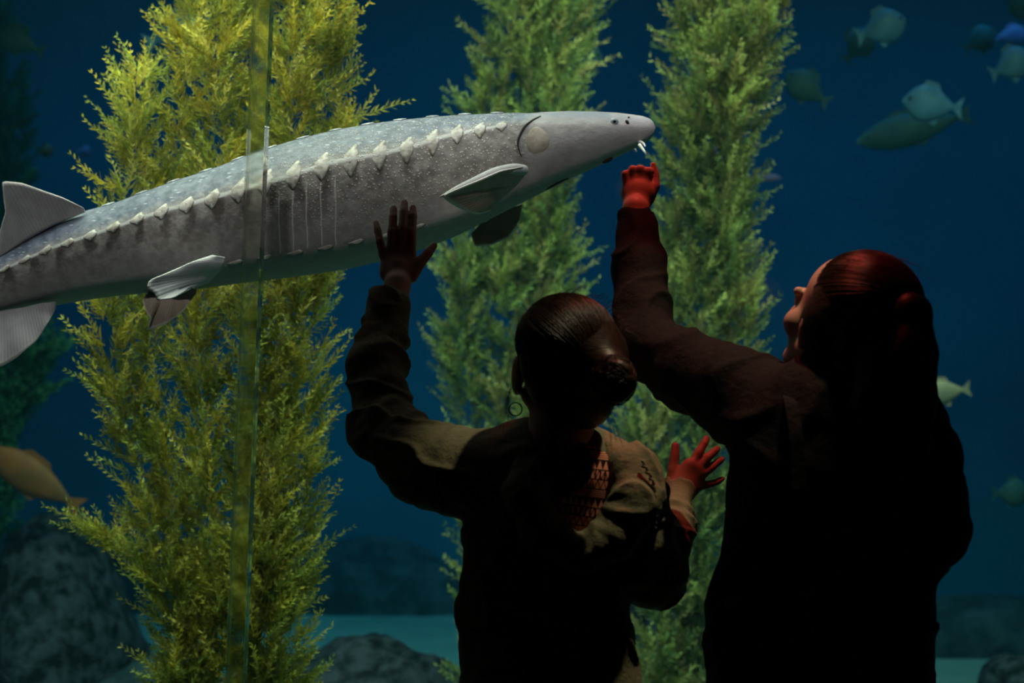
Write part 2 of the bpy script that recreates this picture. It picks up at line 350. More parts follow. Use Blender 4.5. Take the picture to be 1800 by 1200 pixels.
def ellip(c, r, rot=None, nu=16, nv=12):
    V = []; F = []
    for i in range(nv+1):
        a = math.pi*i/nv
        for k in range(nu):
            b = 2*math.pi*k/nu; v = Vector((r[0]*math.sin(a)*math.cos(b), r[1]*math.sin(a)*math.sin(b), r[2]*math.cos(a)))
            if rot is not None: v.rotate(rot)
            V.append(tuple(Vector(c)+v))
    for i in range(nv):
        for k in range(nu): F.append((i*nu+k, (i+1)*nu+k, (i+1)*nu+(k+1) % nu, i*nu+(k+1) % nu))
    return V, F
M_EYE = mat_plain('eye_ring', (.30, .33, .36), (.42, .45, .48), 60, .3); M_PUP = mat_plain('pupil', (.01, .015, .02), (.015, .02, .03), 60, .08, spec=.8)
e = skin_pt(1078, 214, .001); m = MB(); m.add(*ellip(e, (.0095, .004, .0085))); eo = m.build('eye', M_EYE, stg)
m = MB(); m.add(*ellip((e.x, e.y-.0035, e.z), (.004, .002, .004))); m.build('pupil', M_PUP, eo)
for (a, b, r, s) in ((1100.5, 215, .0042, .0062), (1103.5, 206.5, .003, .002)):
    m = MB(); m.add(*ellip(skin_pt(a, b, .0), (r, .003, s), Vector((0, 0, 1)).rotation_difference(Vector((-.5, 0, 1))))); m.build('nostril', M_DARK, stg)
m = MB(); m.add(*ellip(skin_pt(1067, 281, -.001), (.014, .006, .007), Vector((1, 0, 0)).rotation_difference(Vector((1, 0, .5))))); m.build('mouth', M_DARK, stg)
m = MB(); gs = spline([(957,337),(970,328),(985,320),(999,315)], 10)
m.tube([skin_pt(a, b-2, .0005) for a, b in gs], [.0012+.002*math.sin(math.pi*i/9) for i in range(10)], 8); m.build('throat_fold', M_DARK, stg)
M_BARB = mat_plain('barbel_skin', (.75, .66, .62), (.85, .78, .75), 50, .4)
for pts in ([(1122,250,3.93),(1127,249,3.92),(1133,254,3.91),(1134,258,3.9)], [(1124,254,3.88),(1130,262,3.87),(1133,266,3.86),(1136,272,3.86)],
            [(1118,254,3.98),(1122,257,3.98),(1126,262,3.98)], [(1112,259,4.02),(1116,263,4.02),(1119,268,4.02)]):
    m = MB(); q = spline([P(*p) for p in pts], 8); m.tube(q, [.004, .004, .0036, .0034, .003, .0026, .002, .001], 8); m.build('barbel', M_BARB, stg)
def mat_fin(name, c1, c2):
    d = Nd(name); t = d.n('ShaderNodeTexCoord'); sp = d.n('ShaderNodeSeparateXYZ'); d.put(sp.inputs[0], t.outputs['UV'])
    r = d.math('SINE', d.math('MULTIPLY_ADD', sp.outputs[0], 210.0, d.math('MULTIPLY', d.noise(20), 2.0)))
    n = d.noise(14, 4, d.obj()); c = d.mix(d.ramp(n, .3, .7), rgb(*c1), rgb(*c2)); c = d.mix(d.math('MULTIPLY', d.ramp(r, 0, 1), .12), c, rgb(.15, .12, .11))
    c = d.mix(d.math('MULTIPLY', d.ramp(sp.outputs[1], .9, .99), .8), c, rgb(.75, .70, .68))
    b = d.pbr(c, .5, .35, r, .15, .002); return d.m
M_FIN = mat_fin('fin_grey', (.34, .31, .32), (.46, .43, .44)); M_FIN2 = mat_fin('fin_tan', (.26, .18, .13), (.36, .27, .21)); M_FIN3 = mat_fin('fin_pale', (.36, .35, .36), (.48, .46, .47))
def fin(name, base, edge, mat, th=.010, bulge=.0, wave=.004):
    nu, nv = 40, 14; B = spline([P(*p) for p in base], nu); E = spline([P(*p) for p in edge], nu)
    # keep corner detail of the edge
    e = np.asarray([P(*p) for p in edge]); sg = np.r_[0, np.cumsum(np.linalg.norm(np.diff(e, axis=0), axis=1))]; tt = np.linspace(0, sg[-1], nu)
    E = .35*E+.65*np.stack([np.interp(tt, sg, e[:, k]) for k in range(3)], 1)
    S = np.zeros((nu, nv, 3))
    for j in range(nv):
        v = j/(nv-1); S[:, j] = B*(1-v)+E*v; S[:, j, 1] += -bulge*math.sin(math.pi*v)+wave*np.sin(np.arange(nu)*.55+v*2)*v
    gu = np.gradient(S, axis=0); gv = np.gradient(S, axis=1); N = np.cross(gu, gv); N /= np.linalg.norm(N, axis=2, keepdims=True)+1e-9
    v = np.linspace(0, 1, nv)[None, :]; u = np.linspace(0, 1, nu)[:, None]
    T = th*(1-.88*v)*(.25+.75*np.clip(np.minimum(u, 1-u)*8, 0, 1))
    A = S+N*T[..., None]*.5; Bk = S-N*T[..., None]*.5
    V = np.concatenate([A.reshape(-1, 3), Bk.reshape(-1, 3)]); F = []; UV = []; n = nu*nv
    for i in range(nu-1):
        for j in range(nv-1):
            a, b, c, d = i*nv+j, (i+1)*nv+j, (i+1)*nv+j+1, i*nv+j+1; uvs = [(i/nu, j/(nv-1)), ((i+1)/nu, j/(nv-1)), ((i+1)/nu, (j+1)/(nv-1)), (i/nu, (j+1)/(nv-1))]
            F.append((a, b, c, d)); UV += uvs; F.append((n+d, n+c, n+b, n+a)); UV += uvs[::-1]
    loop = [(i, 0) for i in range(nu)]+[(nu-1, j) for j in range(1, nv)]+[(i, nv-1) for i in range(nu-2, -1, -1)]+[(0, j) for j in range(nv-2, 0, -1)]
    for q in range(len(loop)):
        (i0, j0), (i1, j1) = loop[q], loop[(q+1) % len(loop)]; a, b = i0*nv+j0, i1*nv+j1
        F.append((b, a, n+a, n+b)); UV += [(i1/nu, j1/(nv-1)), (i0/nu, j0/(nv-1)), (i0/nu, j0/(nv-1)), (i1/nu, j1/(nv-1))]
    return mesh_obj(name, V, F, mat, stg, True, uv=UV)
fin('dorsal_fin', [(150,372,3.95),(100,392,3.95),(50,420,3.96),(-20,462,3.97)], [(146,365,3.94),(110,347,3.93),(70,333,3.92),(40,322,3.92),(3,318,3.92),(5,345,3.93),(11,372,3.94),(0,405,3.95),(-20,452,3.96)], M_FIN, .016)
fin('anal_fin', [(98,530,3.95),(40,542,3.95),(-50,555,3.97)], [(98,541,3.95),(88,563,3.93),(62,600,3.92),(30,628,3.92),(-2,646,3.92),(-25,640,3.93),(-60,600,3.95)], M_FIN, .014)
fin('pelvic_fin', [(395,452,3.83),(385,470,3.83),(365,490,3.84),(345,500,3.85)], [(372,448,3.80),(330,463,3.76),(300,476,3.73),(262,493,3.70),(257,507,3.69),(274,516,3.69),(274,528,3.69),(305,524,3.71),(330,510,3.75),(345,502,3.80)], M_FIN3, .016, .01)
fin('pelvic_fin', [(345,505,3.98),(310,508,3.98),(262,512,3.98)], [(345,515,3.98),(326,543,3.97),(295,568,3.96),(258,581,3.95),(266,560,3.95),(255,545,3.95),(250,528,3.96),(256,520,3.97)], M_FIN2, .014)
fin('pectoral_fin', [(922,296,3.80),(905,318,3.82),(880,340,3.84)], [(918,293,3.76),(880,300,3.70),(830,321,3.64),(776,345,3.60),(790,356,3.62),(815,370,3.68),(838,377,3.74),(862,370,3.79),(880,350,3.83)], M_FIN2, .022, .004)
m = MB(); q = spline([P(*p) for p in [(921,299,3.80),(900,297,3.755),(870,303,3.71),(830,321,3.665),(800,334,3.63),(774,346,3.60)]], 24)
m.tube(q, list(np.interp(np.linspace(0, 1, 24), [0, .1, .5, .8, 1], [.012, .013, .0115, .008, .002])), 10); m.build('pectoral_fin_spine', M_FIN, stg)
fin('pectoral_fin', [(917,358,4.02),(880,372,4.02),(846,392,4.02)], [(917,366,4.02),(913,388,4.03),(893,418,4.03),(862,431,4.03),(835,433,4.03),(827,410,4.03),(840,400,4.02)], M_FIN2, .016)
fin('tail_fin', [(-500,605,4.03),(-620,648,4.04)], [(-560,560,4.03),(-700,500,4.04),(-820,440,4.05),(-760,600,4.05),(-720,660,4.05),(-700,740,4.05),(-650,700,4.05),(-600,660,4.04)], M_FIN, .014)

# ------------------------------------------------------------------ kelp
def rot_about(v, k, a):
    return v*math.cos(a)+np.cross(k, v)*math.sin(a)+k*np.dot(k, v)*(1-math.cos(a))
def frond(stem_px, d, spread, dens, slen, llen, lw, pal, name, parent, rng, seedz=0):
    pts = [P(x, y, d+dz) for (x, y, dz) in stem_px]
    n = 90; S = spline(pts, n); V = []; C = []; nf = 0
    seg = np.linalg.norm(np.diff(S, axis=0), axis=1); L = seg.sum(); k = int(L*dens); cum = np.r_[0, np.cumsum(seg)]
    Vs = []; Cs = []; seedk = rng.uniform(0, 6)
    for q in range(int(k*1.15)):
        s = rng.random()*L
        if math.sin(s*17+seedk)+.6*math.sin(s*41+seedk*2) < rng.uniform(-2.2, .6): continue
        p = np.array([np.interp(s, cum, S[:, c]) for c in range(3)])
        i = min(n-2, int(np.searchsorted(cum, s)))
        tdir = S[min(i+1, n-1)]-S[max(i-1, 0)]; tdir /= np.linalg.norm(tdir)+1e-9
        a = rng.random()*2*math.pi; out = np.array([math.cos(a), .7*math.sin(a), 0])
        reach = spread*(.35+.65*rng.random()); up = rng.uniform(.3, 1.6)
        dr = out+tdir*up*(1 if tdir[2] > 0 else -1); dr /= np.linalg.norm(dr)
        sl = slen*rng.uniform(.6, 1.25); start = p+out*reach*rng.uniform(.0, .55)
        m = 11; col = np.array(pal[rng.integers(len(pal))])*rng.uniform(.55, 1.2)
        curl = np.array([rng.uniform(-.3, .3), rng.uniform(-.2, .2), rng.uniform(.0, .7)])
        side = np.cross(dr, np.array([rng.uniform(-.3, .3), -1, rng.uniform(-.3, .3)])); side /= np.linalg.norm(side)
        nrm = np.cross(dr, side)
        ts = (np.arange(m)+.5)/m
        for t in ts:
            c = start+dr*sl*t+curl*sl*t*t*.4; dd = dr+curl*t*.8; dd /= np.linalg.norm(dd)
            ll = llen*(1.15-.7*t)
            for sg in range(3):
                az = rng.random()*6.283; ax = dd*rng.uniform(.7, 1.6)+(side*math.cos(az)+nrm*math.sin(az)); ax /= np.linalg.norm(ax)
                wd = np.cross(ax, nrm*rng.uniform(-1, 1)+side*rng.uniform(-1, 1)); wd /= np.linalg.norm(wd)+1e-9; l2 = ll*rng.uniform(.6, 1.25)
                Vs += [c, c+ax*l2*.45+wd*lw, c+ax*l2+curl*l2*.25, c+ax*l2*.45-wd*lw]
        wd = side*lw*.35; Vs += [start, start+wd*2+dr*sl*.4, start+dr*sl+curl*sl*.4, start-wd*2+dr*sl*.4]
        Cs += [col]*((3*m+1)*4)
    V = np.array(Vs); C = np.c_[np.clip(np.array(Cs), 0, 1), np.ones(len(V))]
    F = np.arange(len(V)).reshape(-1, 4)
    fo = mesh_obj(name, V, F, M_KELP, parent, True, colr=C)
    st = MB(); st.tube(S, .0038, 6); st.build('stem', M_STEM, fo)
    return fo
def plant(label, d, stems, spread, dens, slen, llen, lw, pal, seed, bottom=True):
    rng = np.random.default_rng(seed); fl = 600+(CAMZ-FLOOR_T)/d*FPX
    x0 = np.mean([s[0][0] for s in stems]); root = empty('kelp_plant', P(x0, fl, d)); tag(root, label, 'kelp')
    for s in stems:
        pts = [(x, y, rng.uniform(-.06, .06)) for (x, y) in s]
        if bottom: pts = [(x0+(s[0][0]-x0)*.4, fl, 0)]+pts
        frond(pts, d, spread, dens, slen, llen, lw, pal, 'frond', root, rng)
    m = MB(); m.add(*ellip(P(x0, fl-4, d), (.12, .1, .05))); m.build('holdfast', M_STEM, root)
    return root
YEL = [(.66, .55, .07), (.55, .52, .08), (.46, .50, .10), (.78, .70, .16), (.32, .36, .07)]
GRN = [(.48, .49, .15), (.36, .40, .14), (.58, .54, .19), (.24, .29, .12), (.54, .43, .18)]
plant('tall yellow-green feathery kelp column behind the sturgeon, sharpest and nearest the glass joint', 4.55, [
    [(330,1300),(290,1050),(255,850),(210,690),(185,560),(205,430),(232,300),(238,200),(255,112)],
    [(350,1300),(330,1000),(290,800),(262,620),(275,450),(305,320),(325,180),(335,60),(325,-120)],
    [(390,1300),(380,1000),(360,800),(350,600),(365,420),(385,250),(375,100),(400,-120)],
    [(420,1300),(430,1000),(435,800),(435,600),(440,400),(445,200),(455,-120)],
    [(450,1300),(460,1000),(470,800),(490,600),(500,450),(515,300),(510,150),(530,-120)],
    [(470,1300),(480,1050),(480,850),(500,680),(525,500),(545,330),(570,200),(575,50),(590,-120)],
    [(330,1120),(280,1010),(215,960),(165,925)], [(560,340),(590,260),(618,205)]],
    .065, 230, .125, .030, .0024, YEL, 3)
plant('feathery kelp column behind the sturgeon head, between the raised arms', 6.4, [
    [(860,1300),(850,900),(825,720),(805,600),(822,450),(850,300),(855,190),(890,60),(920,-100)],
    [(930,1300),(920,900),(890,700),(880,500),(905,350),(915,200),(940,60),(950,-100)],
    [(960,1300),(950,900),(940,700),(940,500),(940,350),(960,200),(975,60),(985,-100)],
    [(1000,1300),(980,900),(980,700),(985,520),(965,400),(985,180),(1005,60),(1010,-80)]],
    .085, 230, .15, .040, .0034, GRN, 5)
plant('tall green kelp column rising behind the fist and the dark-sleeved arm', 6.0, [
    [(1160,1300),(1150,950),(1130,780),(1165,620),(1190,450),(1195,250),(1215,100),(1225,-100)],
    [(1200,1300),(1190,1000),(1180,800),(1220,600),(1225,400),(1240,200),(1260,80),(1270,-100)],
    [(1230,1300),(1220,1000),(1230,800),(1265,600),(1265,400),(1280,200),(1310,80),(1320,-100)],
    [(1250,1300),(1250,950),(1265,750),(1315,570),(1285,420),(1300,200),(1345,70),(1365,-100)]],
    .08, 240, .14, .038, .0032, GRN, 6)
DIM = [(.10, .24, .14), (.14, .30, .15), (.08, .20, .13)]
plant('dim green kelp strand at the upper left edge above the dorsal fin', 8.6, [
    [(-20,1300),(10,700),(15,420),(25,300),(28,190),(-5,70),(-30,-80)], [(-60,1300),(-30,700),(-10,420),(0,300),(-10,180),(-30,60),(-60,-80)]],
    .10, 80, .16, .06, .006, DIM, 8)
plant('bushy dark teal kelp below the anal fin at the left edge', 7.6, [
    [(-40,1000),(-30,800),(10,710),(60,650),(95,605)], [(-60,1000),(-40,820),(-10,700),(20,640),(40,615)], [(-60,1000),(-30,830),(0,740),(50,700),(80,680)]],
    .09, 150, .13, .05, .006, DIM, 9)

# ------------------------------------------------------------------ rocks on the tank floor
def snoise(p, seed, oct=4, f0=1.0):
    rng = np.random.default_rng(seed); out = np.zeros(p.shape[:-1]); a = 1.0; f = f0
    for o in range(oct):
        for k in range(4):
            w = rng.normal(size=3); w /= np.linalg.norm(w); out += a*np.sin((p@w)*f*2*math.pi*rng.uniform(.7, 1.3)+rng.uniform(0, 6.28))
        a *= .5; f *= 2.0
    return out/4
def rock(c, r, seed, label, mat=M_ROCK, amp=.22, group=None):
    nu, nv = 72, 48; th = np.linspace(0, math.pi, nv); ph = np.linspace(0, 2*math.pi, nu, endpoint=False)
    T, Ph = np.meshgrid(th, ph, indexing='ij'); D = np.stack([np.sin(T)*np.cos(Ph), np.sin(T)*np.sin(Ph), np.cos(T)], -1)
    R = 1+amp*snoise(D, seed, 5, .6); Vv = D*R[..., None]*np.array(r)+np.array(c); Vv[..., 2] = np.maximum(Vv[..., 2], FLOOR_T-.02)
    i, j = np.meshgrid(np.arange(nv-1), np.arange(nu), indexing='ij'); k = (j+1) % nu
    F = np.stack([i*nu+j, (i+1)*nu+j, (i+1)*nu+k, i*nu+k], -1).reshape(-1, 4)
    o = mesh_obj('rock', Vv.reshape(-1, 3), F, mat); tag(o, label, 'rock', group); return o
def at_floor(px, py_top, d, wpx, lab, seed, mat=M_ROCK, depth=.5, amp=.22):
    c = P(px, py_top, d); top = c[2]; rz = (top-FLOOR_T)/1.05; return rock((c[0], d+depth*.4, FLOOR_T+.0), (wpx/FPX*d/2, depth, rz), seed, lab, mat, amp)
at_floor(80, 912, 7.6, 310, 'large rounded dark rock at the lower left, beside the kelp base', 11, M_ROCK, .6, .12)
at_floor(640, 1125, 6.9, 420, 'low mottled rock ledge along the bottom, left of the green-jacketed person', 12, M_ROCK, .5, .16)
at_floor(435, 1178, 6.1, 200, 'low dark rock at the bottom behind the tall kelp', 13, M_ROCK, .4, .2)
at_floor(1190, 1000, 7.2, 260, 'purple-grey rock standing between the two people', 14, M_ROCK, .5, .25)
at_floor(1800, 1160, 7.4, 130, 'grey rock peeking in at the lower right corner', 15, M_ROCK, .4, .15)
at_floor(650, 955, 10.75, 420, 'dim far rock mound behind the sand, left of the green-jacketed person', 16, M_ROCK2, .25, .2)
at_floor(310, 930, 10.75, 420, 'dim far rock mound behind the lower part of the tall kelp', 17, M_ROCK2, .25, .2)
at_floor(270, 1180, 7.0, 260, 'low dark rock at the bottom, left of the tall kelp base', 18, M_ROCK2, .4, .2)
at_floor(1780, 1045, 9.3, 560, 'added far rock bank that darkens the sand at the right, behind the person with the ponytail', 19, M_ROCK2, .3, .12)  # added bank, hides the bright sand so this corner stays dark

# ------------------------------------------------------------------ small far fish
def small_fish(px, py, d, Lpx, Hpx, ang, label, mat, seed=0, taper=.5, group=None, flip=1):
    """head to the +x side before turning; ang in degrees, counter-clockwise in the picture"""
    L = Lpx/FPX*d; H = Hpx/FPX*d/2; root = P(px, py, d); V = []; F = []; n = 22; K = 18
    for i in range(n):
        t = i/(n-1); prof = math.sin(math.pi*min(1, t**(1.3 if Hpx > .5*Lpx else 1.15)*.999))**.75
        prof = max(prof, .13 if t < .3 else .02); x = (t-.5)*L*flip
        for k in range(K):
            a = 2*math.pi*k/K; V.append((x, math.sin(a)*H*prof*.42, math.cos(a)*H*prof))
    for i in range(n-1):
        for k in range(K): F.append((i*K+k, i*K+(k+1) % K, (i+1)*K+(k+1) % K, (i+1)*K+k))
    F += [tuple(range(K)), tuple(range(n*K-1, (n-1)*K-1, -1))]
    o = mesh_obj('fish', V, F, mat); o.location = root; o.rotation_euler = (0, -math.radians(ang), 0); tag(o, label, 'fish', group)
    def blade(pts, nm):
        th = .004; Vv = [(x*L*flip, -th, z*H) for x, z in pts]+[(x*L*flip, th, z*H) for x, z in pts]; k = len(pts)
        Ff = [tuple(range(k)), tuple(range(2*k-1, k-1, -1))]+[(i, i+k, (i+1) % k+k, (i+1) % k) for i in range(k)]
        me = mesh_obj(nm, Vv, Ff, mat, None, False); me.parent = o
    blade([(-.44, .12), (-.62, .62), (-.57, 0), (-.62, -.62), (-.44, -.12)], 'tail_fin')
    blade([(-.2, .6), (-.12, 1.15), (.1, 1.25), (.2, .85)], 'dorsal_fin')
    blade([(-.2, -.6), (-.14, -1.1), (.05, -.9)], 'anal_fin')
    m = MB(); m.add(*ellip((.38*L*flip, -H*.30, H*.15), (H*.1, H*.06, H*.1))); e = m.build('eye', M_PUP); e.parent = o
    return o
FB = mat_plain('pale_blue_fish', (.08, .17, .32), (.15, .28, .46), 9, .5); FD = mat_plain('dim_teal_fish', (.03, .07, .09), (.06, .11, .13), 9, .6)
FO = mat_plain('orange_fish', (.42, .10, .03), (.25, .08, .03), 9, .6); FP = mat_plain('peach_fish', (.5, .3, .2), (.3, .22, .18), 7, .5)
FV = mat_plain('violet_fish', (.35, .16, .35), (.25, .12, .28), 9, .6)
small_fish(1553, 48, 8.2, 84, 62, 20, 'brightest round pale blue fish high at the upper right', FB, flip=1)
small_fish(1511, 77, 8.5, 66, 52, 50, 'dim round fish tucked below left of the brightest pale blue fish', FD)
small_fish(1415, 153, 8.4, 84, 56, -35, 'round teal fish just right of the tallest right-hand kelp', FD, flip=-1)
small_fish(1634, 183, 8.2, 96, 66, -8, 'pale round fish above the long slender dim fish', FB, flip=-1)
small_fish(1596, 228, 8.6, 190, 60, 14, 'long slender dim teal fish below the pale round fish', FD, flip=-1)
small_fish(1724, 69, 8.8, 60, 48, 30, 'dimmest round fish near the top of the right edge group', FD)
small_fish(1780, 62, 9.3, 60, 36, 10, 'thin dim fish above the pale fish at the right edge', FV)
small_fish(1782, 112, 8.3, 76, 58, 25, 'pale grey round fish cut by the right edge', FB)
small_fish(1795, 6, 8.4, 70, 50, -40, 'dim teal fish in the top right corner', FD)
small_fish(1026, 101, 7.6, 66, 52, 0, 'dim round blue fish half hidden by the kelp above the sturgeon head', FD)
small_fish(318, 55, 7.2, 110, 66, 20, 'pale blue-grey fish behind the top of the tall yellow kelp', FB)
small_fish(28, 70, 7.6, 90, 50, -25, 'teal fish at the upper left edge', FD, flip=-1)
small_fish(1655, 690, 7.6, 84, 46, 8, 'peach-backed fish emerging from behind the ponytail', FP, flip=-1)
small_fish(50, 835, 7.4, 180, 66, -32, 'orange-brown fish over the large dark rock at the lower left', FO, flip=-1)
small_fish(1348, 312, 8.6, 52, 14, 0, 'thin violet fish right of the right-hand kelp', FV)
small_fish(80, 265, 9.2, 30, 22, 0, 'tiny reddish fish above the dorsal fin', FO)
small_fish(150, 266, 9.2, 24, 20, 0, 'tiny brownish fish above the sturgeon back, nearer the kelp', FV)
small_fish(1780, 866, 8.8, 60, 50, 0, 'dim teal fish at the right edge, level with the elbow', FD)

# ------------------------------------------------------------------ signed-distance modelling for people
class SDF:
    def __init__(s, h, zc=None, hc=.012): s.p = []; s.h = h; s.zc = zc; s.hc = hc
    def cap(s, a, b, ra, rb, k=.02, sq=None, fold=None, sub=False):   # tapered capsule; sq=(axis vector, factor) flattens; fold=(amp, wavelength, phase)
        s.p.append(('c', np.array(a, float), np.array(b, float), ra, rb, k, sq, fold, sub))
    def ell(s, c, r, R=None, k=.02, sub=False): s.p.append(('e', np.array(c, float), np.array(r, float), R, k, sub))
    def chain(s, pts, rads, k=.02, sq=None, fold=None):
        for i in range(len(pts)-1): s.cap(pts[i], pts[i+1], rads[i], rads[i+1], k, sq, fold)
    def bounds(s, q):
        if q[0] == 'c': r = max(q[3], q[4])*1.5+q[5]+.02; return np.minimum(q[1], q[2])-r, np.maximum(q[1], q[2])+r
        r = q[2].max()+q[4]+.015; return q[1]-r, q[1]+r
    def mesh(s, noise=None, post=None):
        lo = np.min([s.bounds(q)[0] for q in s.p if not q[-1]], axis=0); hi = np.max([s.bounds(q)[1] for q in s.p if not q[-1]], axis=0)
        X = np.arange(lo[0], hi[0], s.h); Y = np.arange(lo[1], hi[1], s.h)
        if s.zc is not None and lo[2] < s.zc: Z = np.r_[np.arange(lo[2], s.zc, s.hc), np.arange(s.zc, hi[2], s.h)]
        else: Z = np.arange(lo[2], hi[2], s.h)
        A = [X, Y, Z]; G = np.full((len(X), len(Y), len(Z)), .05, dtype=np.float32)
        for q in s.p:
            l, h = s.bounds(q); ix = [slice(max(0, np.searchsorted(A[k], l[k])-1), np.searchsorted(A[k], h[k])+1) for k in range(3)]
            g = np.stack(np.meshgrid(X[ix[0]], Y[ix[1]], Z[ix[2]], indexing='ij'), -1)
            if g.size == 0: continue
            if q[0] == 'c':
                _, a, b, ra, rb, k, sq, fold, sub = q; ab = b-a; L2 = ab@ab+1e-12; w = g-a
                t = np.clip((w@ab)/L2, 0, 1); rel = w-t[..., None]*ab
                if sq is not None:
                    ax = np.array(sq[0], float); ax /= np.linalg.norm(ax); rel = rel+(rel@ax)[..., None]*ax*(1/sq[1]-1)
                r = ra+(rb-ra)*t
                if fold is not None:
                    amp, lam, ph = fold; L = math.sqrt(L2); u = ab/L; e1 = np.cross(u, [.2, .9, .3]); e1 /= np.linalg.norm(e1); e2 = np.cross(u, e1)
                    th = np.arctan2(rel@e2, rel@e1); s_ = (w@u); amp = amp*.42*(1+.9*np.sin(s_*23+ph*2+th))
                    r = r+amp*(np.sin(2*math.pi*s_/lam+ph+1.3*np.sin(th+ph)+.6*np.sin(2*th+3*ph))+.45*np.sin(2*math.pi*s_/(lam*.47)+2*ph+2*np.sin(th*1.0-ph)))
                d = np.linalg.norm(rel, axis=-1)-r
            else:
                _, c, r, R, k, sub = q; w = g-c
                if R is not None: w = w@np.array(R)            # columns of R = local axes
                k0 = np.linalg.norm(w/r, axis=-1); k1 = np.linalg.norm(w/(r*r), axis=-1)+1e-9; d = k0*(k0-1)/k1
            o = G[ix[0], ix[1], ix[2]]
            if sub:
                d = -d; hh = np.clip(.5-.5*(o-d)/k, 0, 1) if k > 0 else None; G[ix[0], ix[1], ix[2]] = (o*(1-hh)+d*hh+k*hh*(1-hh))
            else:
                hh = np.clip(.5+.5*(o-d)/k, 0, 1); G[ix[0], ix[1], ix[2]] = o*(1-hh)+d*hh-k*hh*(1-hh)
        if noise is not None:
            near = np.abs(G) < .03; idx = np.argwhere(near); p = np.stack([X[idx[:, 0]], Y[idx[:, 1]], Z[idx[:, 2]]], -1)
            G[near] += noise(p).astype(np.float32)
        if post is not None:
            g = np.stack(np.meshgrid(X, Y, Z, indexing='ij'), -1); G = post(g, G)
        G[0], G[-1] = .05, .05; G[:, 0] = .05; G[:, -1] = .05; G[:, :, 0] = .05; G[:, :, -1] = .05
        ins = G < 0; c = np.zeros(tuple(np.array(G.shape)-1), dtype=np.int8)
        for i in (0, 1):
            for j in (0, 1):
                for k in (0, 1): c += ins[i:i+c.shape[0], j:j+c.shape[1], k:k+c.shape[2]]
        act = (c > 0) & (c < 8); idx = np.argwhere(act); num = np.full(act.shape, -1, dtype=np.int64); num[act] = np.arange(len(idx))
        pos = np.zeros((len(idx), 3)); cnt = np.zeros(len(idx))
        for ax in range(3):
            for u in (0, 1):
                for v in (0, 1):
                    o0 = [0, 0, 0]; oth = [q for q in range(3) if q != ax]; o0[oth[0]] = u; o0[oth[1]] = v; o1 = list(o0); o1[ax] = 1
                    i0 = idx+o0; i1 = idx+o1; f0 = G[tuple(i0.T)]; f1 = G[tuple(i1.T)]; m = (f0 < 0) != (f1 < 0)
                    t = np.where(m, f0/(np.where(m, f0-f1, 1)), 0)
                    for k in range(3):
                        pk = A[k][i0[:, k]]*(1-t)+A[k][i1[:, k]]*t; pos[:, k] += np.where(m, pk, 0)
                    cnt += m
        pos /= np.maximum(cnt, 1)[:, None]; quads = []
        for ax in range(3):
            o = [q for q in range(3) if q != ax]; sl0 = [slice(1, -1)]*3; sl0[ax] = slice(0, -1); sl1 = [slice(1, -1)]*3; sl1[ax] = slice(1, None)
            a = ins[tuple(sl0)]; b = ins[tuple(sl1)]; e = np.argwhere(a != b); off = np.array([1, 1, 1]); off[ax] = 0; e = e+off
            fl = ins[tuple(e.T)]; d1 = np.zeros(3, int); d1[o[0]] = 1; d2 = np.zeros(3, int); d2[o[1]] = 1
            q = np.stack([num[tuple((e-d1-d2).T)], num[tuple((e-d2).T)], num[tuple(e.T)], num[tuple((e-d1).T)]], -1)
            if ax == 1: fl = ~fl
            q[~fl] = q[~fl][:, ::-1]; quads.append(q)
        F = np.concatenate(quads); F = F[(F >= 0).all(1)]
        # light relaxation so the surface reads as smooth cloth or skin
        n = len(pos); s1 = np.zeros((n, 3)); ct = np.zeros(n)
        for _ in range(2):
            s1[:] = 0; ct[:] = 0
            for k in range(4):
                aa, bb = F[:, k], F[:, (k+1) % 4]
                for c3 in range(3): s1[:, c3] += np.bincount(aa, pos[bb, c3], n)
                ct += np.bincount(aa, minlength=n)
            pos = .5*pos+.5*s1/np.maximum(ct, 1)[:, None]
        return pos, F
def basis(F_, U_):
    f = np.array(F_, float); f /= np.linalg.norm(f); u = np.array(U_, float); u -= f*(u@f); u /= np.linalg.norm(u); r = np.cross(f, u)
    return np.stack([r, f, u], 1)            # columns: right, forward, up
def head(s, C, R, q=1.0):
    C = np.array(C, float)
    def L(x, y, z): return C+R@np.array([x, y, z])*q
    s.ell(L(0, -.012, .035), np.array([.073, .092, .078])*q, R, .01)
    s.ell(L(0, .032, -.028), np.array([.056, .058, .078])*q, R, .02)
    for g in (-1, 1):
        s.cap(L(g*.05, 0, -.055), L(g*.014, .066, -.092), .020*q, .017*q, .02)
        s.ell(L(g*.034, .060, -.030), np.array([.027, .027, .026])*q, R, .012)
        s.ell(L(g*.031, .092, .004), np.array([.015, .012, .011])*q, R, .006, sub=True)
    for g in (-1, 1):
        s.ell(L(g*.031, .075, .003), np.array([.0125, .0125, .0115])*q, R, .003)
        s.cap(L(g*.044, .078, .019), L(g*.012, .088, .017), .008*q, .008*q, .008)
        s.ell(L(g*.010, .100, -.032), np.array([.008, .009, .007])*q, R, .005)
        s.ell(L(g*.079, -.008, -.018), np.array([.009, .019, .036])*q, R@np.array([[.94, .34*g, 0], [-.34*g, .94, 0], [0, 0, 1]]), .006)
        s.cap(L(g*.077, -.002, -.046), L(g*.077, .0, -.053), .008*q, .006*q, .004)
    s.cap(L(0, .088, .012), L(0, .110, -.024), .007*q, .011*q, .008)
    s.ell(L(0, .088, -.054), np.array([.021, .010, .0055])*q, R, .005)
    s.ell(L(0, .086, -.064), np.array([.018, .010, .006])*q, R, .004)
    s.ell(L(0, .078, -.090), np.array([.020, .014, .015])*q, R, .014)
    return L
